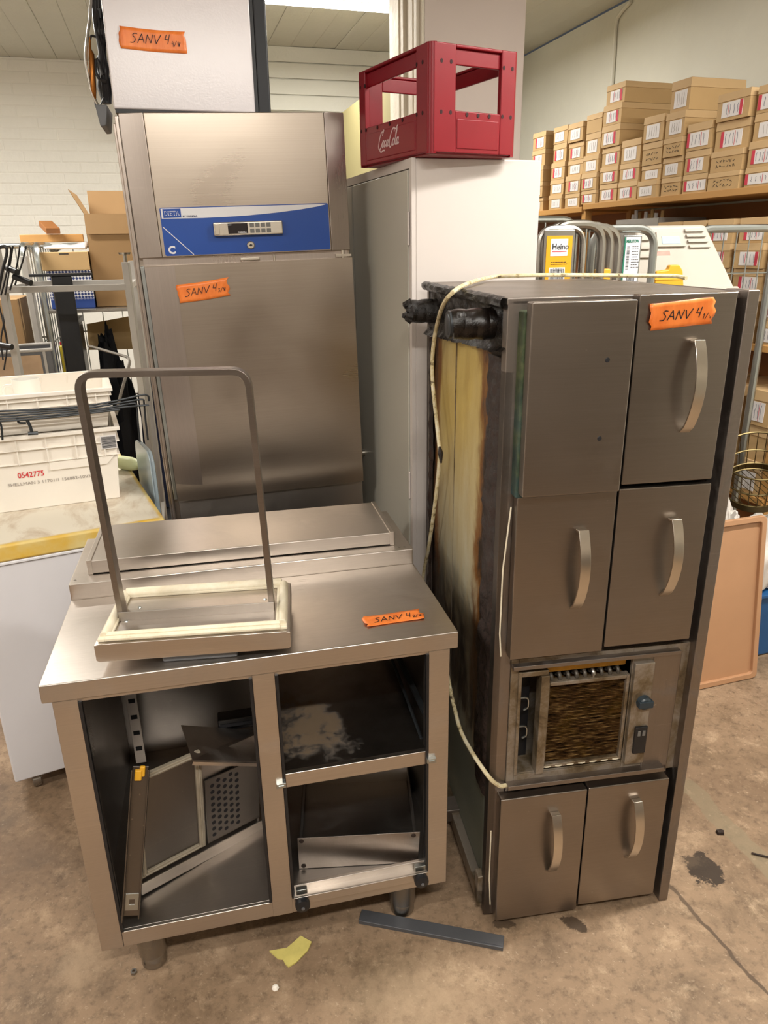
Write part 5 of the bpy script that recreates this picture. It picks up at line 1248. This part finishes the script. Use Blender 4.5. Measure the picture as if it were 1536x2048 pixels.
for ci, (y0, y1, tops, zb_, kinds) in enumerate(COLS):
    seq = tops + [zb_]
    for bi in range(len(tops)):
        z0 = seq[bi+1]; h = seq[bi]-z0
        lab = 'brown box, %s, %s up in the %s stack from the right, top shelf' % (KN[kinds[bi]], ORD[len(tops)-1-bi], ORD[NC-1-ci])
        card_box(y0, y1, z0+.0004, h-.0006, lab, kinds[bi], 'card boxes on the top shelf', .012 if bi == 0 and ci in (9,) else 0)
MC = [(-1.0, -1.145, 5), (-.815, -.985, 5), (-.64, -.80, 5), (-.47, -.63, 2), (-.30, -.46, 2)]
for ci, (y0, y1, nr) in enumerate(MC):
    for r_ in range(5):
        z0 = 1.25 + r_*.0985
        kd = random.choice(['wide', 'red', 'redr', 'plain'])
        lab = 'brown box, %s, %s up in the %s stack from the right, middle shelf' % (KN[kd], ORD[r_], ORD[ci])
        if r_ >= 5-nr or nr == 5 or r_ < 3: card_box(y0, y1, z0+.0004, .0980, lab, kd, 'card boxes on the middle shelf')
for ci, (y0, y1) in enumerate(((-1.0, -1.145), (-.80, -.98), (-.57, -.76))):
    for r_ in range(3):
        kd = ['plain', None, 'red'][(ci+r_) % 3]
        card_box(y0, y1, .6204+r_*.15, .149, 'larger brown box, %s, %s up in the %s stack from the right, lowest shelf' % (KN[kd], ORD[r_], ORD[ci]), kd, 'card boxes on the lowest shelf')
# plastic box with sticks on the middle shelf
f = Fr(SH.w((.03, .06, 1.2504)), SH.yaw); zt_ = SH.at(1290, 437, 0, .03).z
t = thing('stick_box', 'grey-white plastic box full of sticks on the middle shelf', 'box', f)
b = MB(); hh = zt_-1.25; b.box(0, .28, -.34, 0, 0, .004); b.box(0, .004, -.34, 0, 0, hh); b.box(.276, .28, -.34, 0, 0, hh); b.box(0, .28, -.004, 0, 0, hh); b.box(0, .28, -.34, -.336, 0, hh); b.build('shell', MT['alu'], t)
for k in range(8):
    y = -.03-k*.03; b = MB(); b.tube([(.05+.02*(k % 3), y, .01), (.06+.03*(k % 2), y-.03+.02*(k % 3), hh+.025+.010*(k % 3))], .009, 8); b.build('stick', MT['palewood'] if k % 2 else MT['paper'], t)

# ------------------------------------------------------------------ roll cage frames behind the cold cabinet
def uend(xr, yr, ytop, depth, width, label, mat, shelf=None, rad=.07, r=.0135, yaw=.30, wires=2):
    pr = ony(xr, yr, depth); zt = ony(xr-30, ytop, depth).z
    f = Fr((pr.x, pr.y, 0), yaw); t = thing('roll_cage', label, 'trolley', f)
    b = MB(); b.tube(rounded([(-width, 0, .02), (-width, 0, zt), (0, 0, zt), (0, 0, .02)], rad, 7), r, 10); b.build('frame_tube', MT[mat], t)
    for z in (.10, .75): b = MB(); b.tube([(-width, 0, z), (0, 0, z)], r*.7, 8); b.build('cross_bar', MT[mat], t)
    for k in range(wires):
        x = -width*(k+1)/(wires+1); b = MB(); b.tube([(x, 0, .10), (x, 0, zt)], .003, 6); b.build('wire', MT['zinc'], t)
    for x in (-width, 0):
        b = MB(); b.tube([(x-.012, 0, .022), (x+.012, 0, .022)], .0215, 14); b.build('castor', MT['rod'], t)
    return t, f, zt
uend(1150, 470, 439, 3.45, .45, 'rearmost bright galvanised roll cage frame beside the locker', 'zinc')
t1, f1, z1 = uend(1203, 500, 449, 2.45, .18, 'front worn roll cage frame with the yellow sign, behind the cold cabinet', 'zincdark')
t2, f2, z2 = uend(1219, 505, 452, 2.51, .24, 'middle worn roll cage frame behind the yellow-signed one', 'zincdark')
uend(1234, 510, 455, 2.57, .24, 'last worn roll cage frame of the nested row behind the yellow sign', 'zincdark')
t5, f5, z5 = uend(1306, 510, 457, 2.67, .22, 'bright galvanised roll cage frame with the white and green sign', 'zinc', wires=0, yaw=.08)
b = MB(); a = f2.at(1194, 546, 1, -.02); b.box(a.x, a.x+.045, -.03, .0, a.z-.03, a.z+.012); b.build('yellow_clip', MT['yellow'], t2, .004)
# inner loop and yellow sign
a = f1.at(1087, 560, 1, -.02); c = f1.at(1144, 463, 1, -.02)
b = MB(); e = f1.at(1164, 500, 1, -.012).x; b.tube(rounded([(a.x-.02, -.012, .5), (a.x-.02, -.012, c.z+.01), (e, -.012, c.z+.01), (e, -.012, .5)], .05, 6), .009, 8); b.build('inner_loop', MT['zincdark'], t1)
x0, x1, z1_, z0_ = a.x, c.x, c.z, a.z-.04
b = MB(); b.box(x0-.008, x1+.008, -.026, -.018, z0_, z1_+.006); sg = b.build('sign_plate', MT['zincdark'], t1, .003)
b = MB(); b.box(x0, x1, -.0272, -.0255, z0_+.004, z1_-.012); b.build('yellow_face', MT['signyellow'], sg)
wd_ = x1-x0
wz1 = f1.at(1115, 478, 1, -.027).z; wz0 = f1.at(1115, 512, 1, -.027).z
b = MB(); b.box(x0+wd_*.16, x0+wd_*.82, -.0280, -.0268, wz0, wz1); b.build('white_patch', MT['wfilm'], sg, smooth=False)
slab_text(sg, 'Heino', (x0+wd_*.21, -.0286, wz0+(wz1-wz0)*.38), (wz1-wz0)*.52, 'ink', wd_*.56/((wz1-wz0)*.52*2.15), .0004)
b = MB(); b.strip([(x0+wd_*.22, -.0282, wz0+(wz1-wz0)*.26), (x0+wd_*.78, -.0282, wz0+(wz1-wz0)*.26)], .0018, (0, -1, 0)); b.build('red_line', MT['redink'], sg, smooth=False)
b = MB()
for k, zz in enumerate((.018, .024, .036, .042)):
    xx = x0+wd_*(.2 if k < 2 else .3)
    while xx < x0+wd_*(.8 if k < 2 else .66): lw_ = random.uniform(.004, .009); b.strip([(xx, -.0276, wz0-zz), (xx+lw_, -.0276, wz0-zz)], .0016, (0, -1, 0)); xx += lw_+.002
b.build('small_print', MT['ink'], sg, smooth=False, kind='stuff')
bz1 = f1.at(1115, 535, 1, -.027).z
b = MB(); b.box(x0+wd_*.14, x0+wd_*.76, -.0280, -.0268, bz1-.06, bz1); bp = b.build('code_label', MT['wfilm'], sg, smooth=False)
b = MB(); xx = x0+wd_*.18
while xx < x0+wd_*.72: l_ = random.choice((.001, .0016, .0024)); b.box(xx, xx+l_, -.0285, -.0279, bz1-.055, bz1-.004); xx += l_+.0016
b.build('bar_code', MT['ink'], sg, smooth=False, kind='stuff')
# white and green sign
a = f5.at(1243, 552, 1, -.012); c = f5.at(1281, 470, 1, -.012)
wd_ = c.x-a.x
b = MB(); b.box(a.x-.006, c.x+.006, -.016, -.008, a.z-.03, c.z); sg = b.build('sign_plate', MT['zinc'], t5, .003)
b = MB(); b.box(a.x, c.x, -.0175, -.0155, a.z-.02, c.z-.006); b.build('white_face', MT['wfilm'], sg)
b = MB(); b.box(a.x-.002, a.x+.003, -.018, -.015, a.z-.02, c.z-.006); b.build('green_edge', MT['greenink'], sg)
slab_text(sg, 'MERATOW', (a.x+wd_*.08, -.0182, c.z-.024), .0135, 'greenink', wd_*.84/(.0135*5.2), .0006)
b = MB()
for k in range(9):
    xx = a.x+wd_*.5; zz = c.z-.036-k*.0085
    while xx < a.x+wd_*.9: lw_ = random.uniform(.003, .007); b.strip([(xx, -.0178, zz), (xx+lw_, -.0178, zz)], .0018, (0, -1, 0)); xx += lw_+.002
for k in range(20): b.box(a.x+wd_*.16, a.x+wd_*.34, -.0182, -.0174, c.z-.11+k*.0038, c.z-.11+k*.0038+random.choice((.0012, .002)))
xx = a.x+wd_*.3
while xx < a.x+wd_*.8: l_ = random.choice((.001, .0018)); b.box(xx, xx+l_, -.0182, -.0174, c.z-.150, c.z-.125); xx += l_+.0014
b.build('small_print', MT['ink'], sg, smooth=False, kind='stuff')
# tilted white tote on a grey stack box
tc = ony(1385, 505, 2.78)
zs = ony(1385, 585, 2.78).z
SB = Fr((tc.x-.20, tc.y-.02, 0), .08)
t = thing('stack_trolley', 'grey-topped trolley behind the cold cabinet carrying the tilted white tote', 'trolley', SB)
b = MB(); b.box(-.02, .30, -.03, .20, zs-.03, zs-.005); b.build('top', MT['alu'], t, .004)
for x in (0, .28):
    for y in (-.01, .18): MB().box(x-.012, x+.012, y-.012, y+.012, .0, zs-.03).build('leg', MT['alu'], t)
def tote(fr, w, d, h, label):
    t = thing('tilted_tote', label, 'crate', fr); tp = .05
    b = MB(); lo = [(tp, tp, 0), (w-tp, tp, 0), (w-tp, d-tp, 0), (tp, d-tp, 0)]; hi = [(0, 0, h), (w, 0, h), (w, d, h), (0, d, h)]
    b.hexa(lo+hi); b.build('shell', MT['tote'], t, .012, 3)
    b = MB()
    for x0, x1, y0, y1 in ((-.012, w+.012, -.012, .003), (-.012, w+.012, d-.003, d+.012), (-.012, .003, 0, d), (w-.003, w+.012, 0, d)): b.box(x0, x1, y0, y1, h-.02, h)
    b.build('rim', MT['tote'], t, .003)
    for k in range(5):
        x = .09+k*.03; b = MB(); b.box(w*.62+k*.02, w*.62+k*.02+.008, -.006, .02, h*.55, h-.02); b.build('rib', MT['tote'], t, .002)
    b = MB(); b.box(w*.25, w*.48, -.004, .02, h*.68, h*.88); b.build('grip_recess', MT['clearboard'], t, .004)
    b = MB(); b.box(w*.2, w*.42, .012, .03, h*.40, h*.46); b.build('red_print', MT['redink'], t)
    return t
TT = Fr((tc.x-.195, tc.y+.03, zs+.003), .08)
def mtote():
    f = TT
    t = thing('tilted_tote', 'white plastic tote crate turned upside down behind the cold cabinet', 'crate', f)
    pr = lambda s_, z: None
    w0, w1, zt = .0, .46, (ony(1385, 449, 2.78).z - zs - .003)
    xa = f.at(1280, 449, 1, .0).x; xb = f.at(1420, 449, 1, .0).x; xc = f.at(1468, 572, 1, .0).x; xd = f.at(1262, 572, 1, .0).x
    d = .13
    lo = [(xd, -.02, 0), (xc, -.02, 0), (xc, d, 0), (xd, d, 0)]; hi = [(xa, .03, zt), (xb, .03, zt), (xb, d-.03, zt), (xa, d-.03, zt)]
    b = MB(); b.hexa(lo+hi); b.build('shell', MT['tote2'], t, .012, 3)
    fp = lambda u, v, o=0: (xd+(xa-xd)*v + ((xc+(xb-xc)*v)-(xd+(xa-xd)*v))*u, -.02+.05*v-o, zt*v)
    def patch(u0, u1, v0, v1, o0, o1, nm, m):
        b = MB(); b.hexa([fp(u0, v0, o1), fp(u1, v0, o1), fp(u1, v0, -.002), fp(u0, v0, -.002), fp(u0, v1, o1), fp(u1, v1, o1), fp(u1, v1, -.002), fp(u0, v1, -.002)]); return b.build(nm, MT[m], t, .002, 1)
    patch(.26, .62, .68, .90, 0, .010, 'grip_frame', 'tote2'); patch(.32, .56, .72, .84, 0, .012, 'grip_opening', 'clearboard')
    for k in range(4): patch(.66, .92, .66+k*.08, .70+k*.08, 0, .010, 'rib', 'tote2')
    for k in range(3): patch(.03, .18, .52+k*.13, .57+k*.13, 0, .010, 'rib', 'tote2')
    patch(.20, .42, .55, .62, 0, .0012, 'red_print', 'fadedred'); patch(-.02, 1.02, 0, .06, 0, .012, 'rim', 'tote2')
mtote()
yc = SB.at(1340, 548, 1, -.02)
f = Fr(SB.w((yc.x-.055, -.026, zs-.0045)), .08)
zt_ = f.at(1350, 530, 1, 0).z
t = thing('yellow_container', 'yellow ribbed plastic container in front of the white tote', 'container', f)
b = MB(); b.prism([(0, 0), (.115, 0), (.10, zt_*.8), (.085, zt_), (.05, zt_), (.045, zt_*.85), (0, zt_*.8)], lambda a, c, k: (a, .028*k, c)); b.build('body', MT['yellow'], t, .005)
b = MB(); b.box(-.003, .112, -.002, .0275, zt_*.5, zt_*.56); b.build('rib', MT['yellow'], t, .002)
# cage at the right edge
pr = ony(1507, 760, 2.99); zt = ony(1480, 457, 2.99).z
f = Fr((pr.x, pr.y, 0), .0)
t = thing('roll_cage', 'galvanised roll cage frame with thin wires at the right edge', 'trolley', f)
b = MB(); b.tube(rounded([(-.30, 0, .02), (-.30, 0, zt), (0, 0, zt), (0, 0, .02)], .05, 7), .015, 10); b.build('frame_tube', MT['zinc'], t)
for x in (-.25, -.20, -.15, -.10, -.05): b = MB(); b.tube([(x, 0, .1), (x, 0, zt)], .0026, 6); b.build('wire', MT['zinc'], t)
for z in (f.at(1490, 546, 1, 0).z, .8, .1): b = MB(); b.tube([(-.30, 0, z), (0, 0, z)], .003, 6); b.build('cross_wire', MT['zinc'], t)
for x in (-.30, 0): b = MB(); b.tube([(x-.012, 0, .028), (x+.012, 0, .028)], .028, 14); b.build('castor', MT['rod'], t)
# carton hanging over the edge of the lower shelf
a = SH.at(1525, 660, 0, -.02); 
# tan tray leaning on the blue bin
a = onz(1385, 1384, 0); c = onz(1513, 1356, 0); ud = (c-a).normalized(); tw = .46
TF = Fr((c.x-ud.x*tw, c.y-ud.y*tw, .003), math.atan2(ud.y, ud.x)); 
n0 = Vector((-ud.y, ud.x, 0))
best = None
for k in range(0, 40):
    ang = math.radians(k*.5); vv = Vector((0, 0, 1))*math.cos(ang)+n0*math.sin(ang); nn = ud.cross(vv)
    d_ = ray(1536, 1032); tpar = (c-CAMP).dot(nn)/d_.dot(nn); p = CAMP+d_*tpar; e_ = abs((p-c).dot(ud))
    if best is None or e_ < best[0]: best = (e_, ang, (p-c).dot(vv))
tang, tht = max(best[1], .10), best[2]
TF.M = TF.M @ Matrix.Rotation(-tang, 3, 'X'); TF.T = TF.M.transposed()
tht = min(max(tht, .45), .75)
t = thing('tan_tray', 'tan plastic serving tray leaning upright beside the cold cabinet', 'tray', TF)
MB().prism(rrect(0, tw, 0, tht, .02), lambda a_, c_, k: (a_, .014+.005*k, c_)).build('tray_floor', MT['tan'], t, .002)
b = MB(); o1 = rrect(0, tw, 0, tht, .02); i1 = rrect(.022, tw-.022, .022, tht-.022, .014); n = len(o1)
for d0 in (0,):
    vs = [(x, 0, z) for x, z in o1] + [(x+0, 0.0, z) for x, z in i1] + [(x, .018, z) for x, z in o1] + [(x, .018, z) for x, z in i1]
    fs = []
    for i in range(n):
        j = (i+1) % n; fs += [(i, j, n+j, n+i), (2*n+i, 3*n+i, 3*n+j, 2*n+j), (i, 2*n+i, 2*n+j, j), (n+i, n+j, 3*n+j, 3*n+i)]
    b.add(vs, fs)
b.build('rim', MT['tan'], t, .003)
# blue bin, white cloths, wire basket at the right edge
TFF = Fr(TF.o, TF.yaw); e_ = TFF.at(1546, 1350, 2, 0.0)
BB = Fr(TFF.w((tw-.10, .115, 0)), TF.yaw)
bwid = .36
t = thing('blue_bin', 'blue plastic bin under white cloth sacks at the right edge', 'bin', BB)
b = MB(); b.hexa([(.015, .015, 0), (bwid-.015, .015, 0), (bwid-.015, .155, 0), (.015, .155, 0), (0, 0, .30), (bwid, 0, .30), (bwid, .17, .30), (0, .17, .30)]); b.build('shell', MT['bluebin'], t, .008)
b = MB(); b.box(-.010, bwid+.010, -.010, .18, .285, .302); b.build('rim', MT['bluebin'], t, .004)
cb = BB.w((.215, .085, .302+.128)); lump('cloth_sack', cb, (.12, .085, .16), MT['whitecloth'], 'crumpled white cloth sack lying on the blue bin', 'sack', 2)
cb = BB.w((.030, .09, .304+.160)); lump('cloth_bundle', cb, (.048, .07, .20), MT['whitecloth'], 'rolled white cloth beside the brass wire basket', 'cloth', 5)
bp = BB.w((.20, .15, .302+.128+.315))
BK = Fr(bp, .3); BK.M = BK.M @ Matrix.Rotation(.35, 3, 'X') @ Matrix.Rotation(-.35, 3, 'Y')
t = thing('wire_basket', 'round brass wire fryer basket lying on the white cloth sacks', 'basket', BK)
def circ(r, z, n=32): return [(r*math.cos(2*PI*i/n), r*math.sin(2*PI*i/n), z) for i in range(n)]
for r_, z in ((.125, 0), (.128, .03), (.132, .10), (.138, .19)): b = MB(); b.tube(circ(r_, z-.06), .004, 6, closed=True); b.build('ring', MT['brass'], t)
b = MB(); b.lathe([(.1255, -.06), (.1285, -.06), (.1315, -.03), (.1285, -.03), (.1255, -.06)], n=36); b.build('band', MT['brass'], t)
for i in range(26):
    an = 2*PI*i/26; b = MB(); b.tube([(.125*math.cos(an), .125*math.sin(an), -.06), (.138*math.cos(an), .138*math.sin(an), .13)], .0018, 5); b.build('wire', MT['brass'], t)
for k in range(-5, 6):
    x = k*.021; y = math.sqrt(.125**2-x*x); b = MB(); b.tube([(x, -y, -.06), (x, y, -.06)], .0016, 5); b.build('bottom_wire', MT['brass'], t)
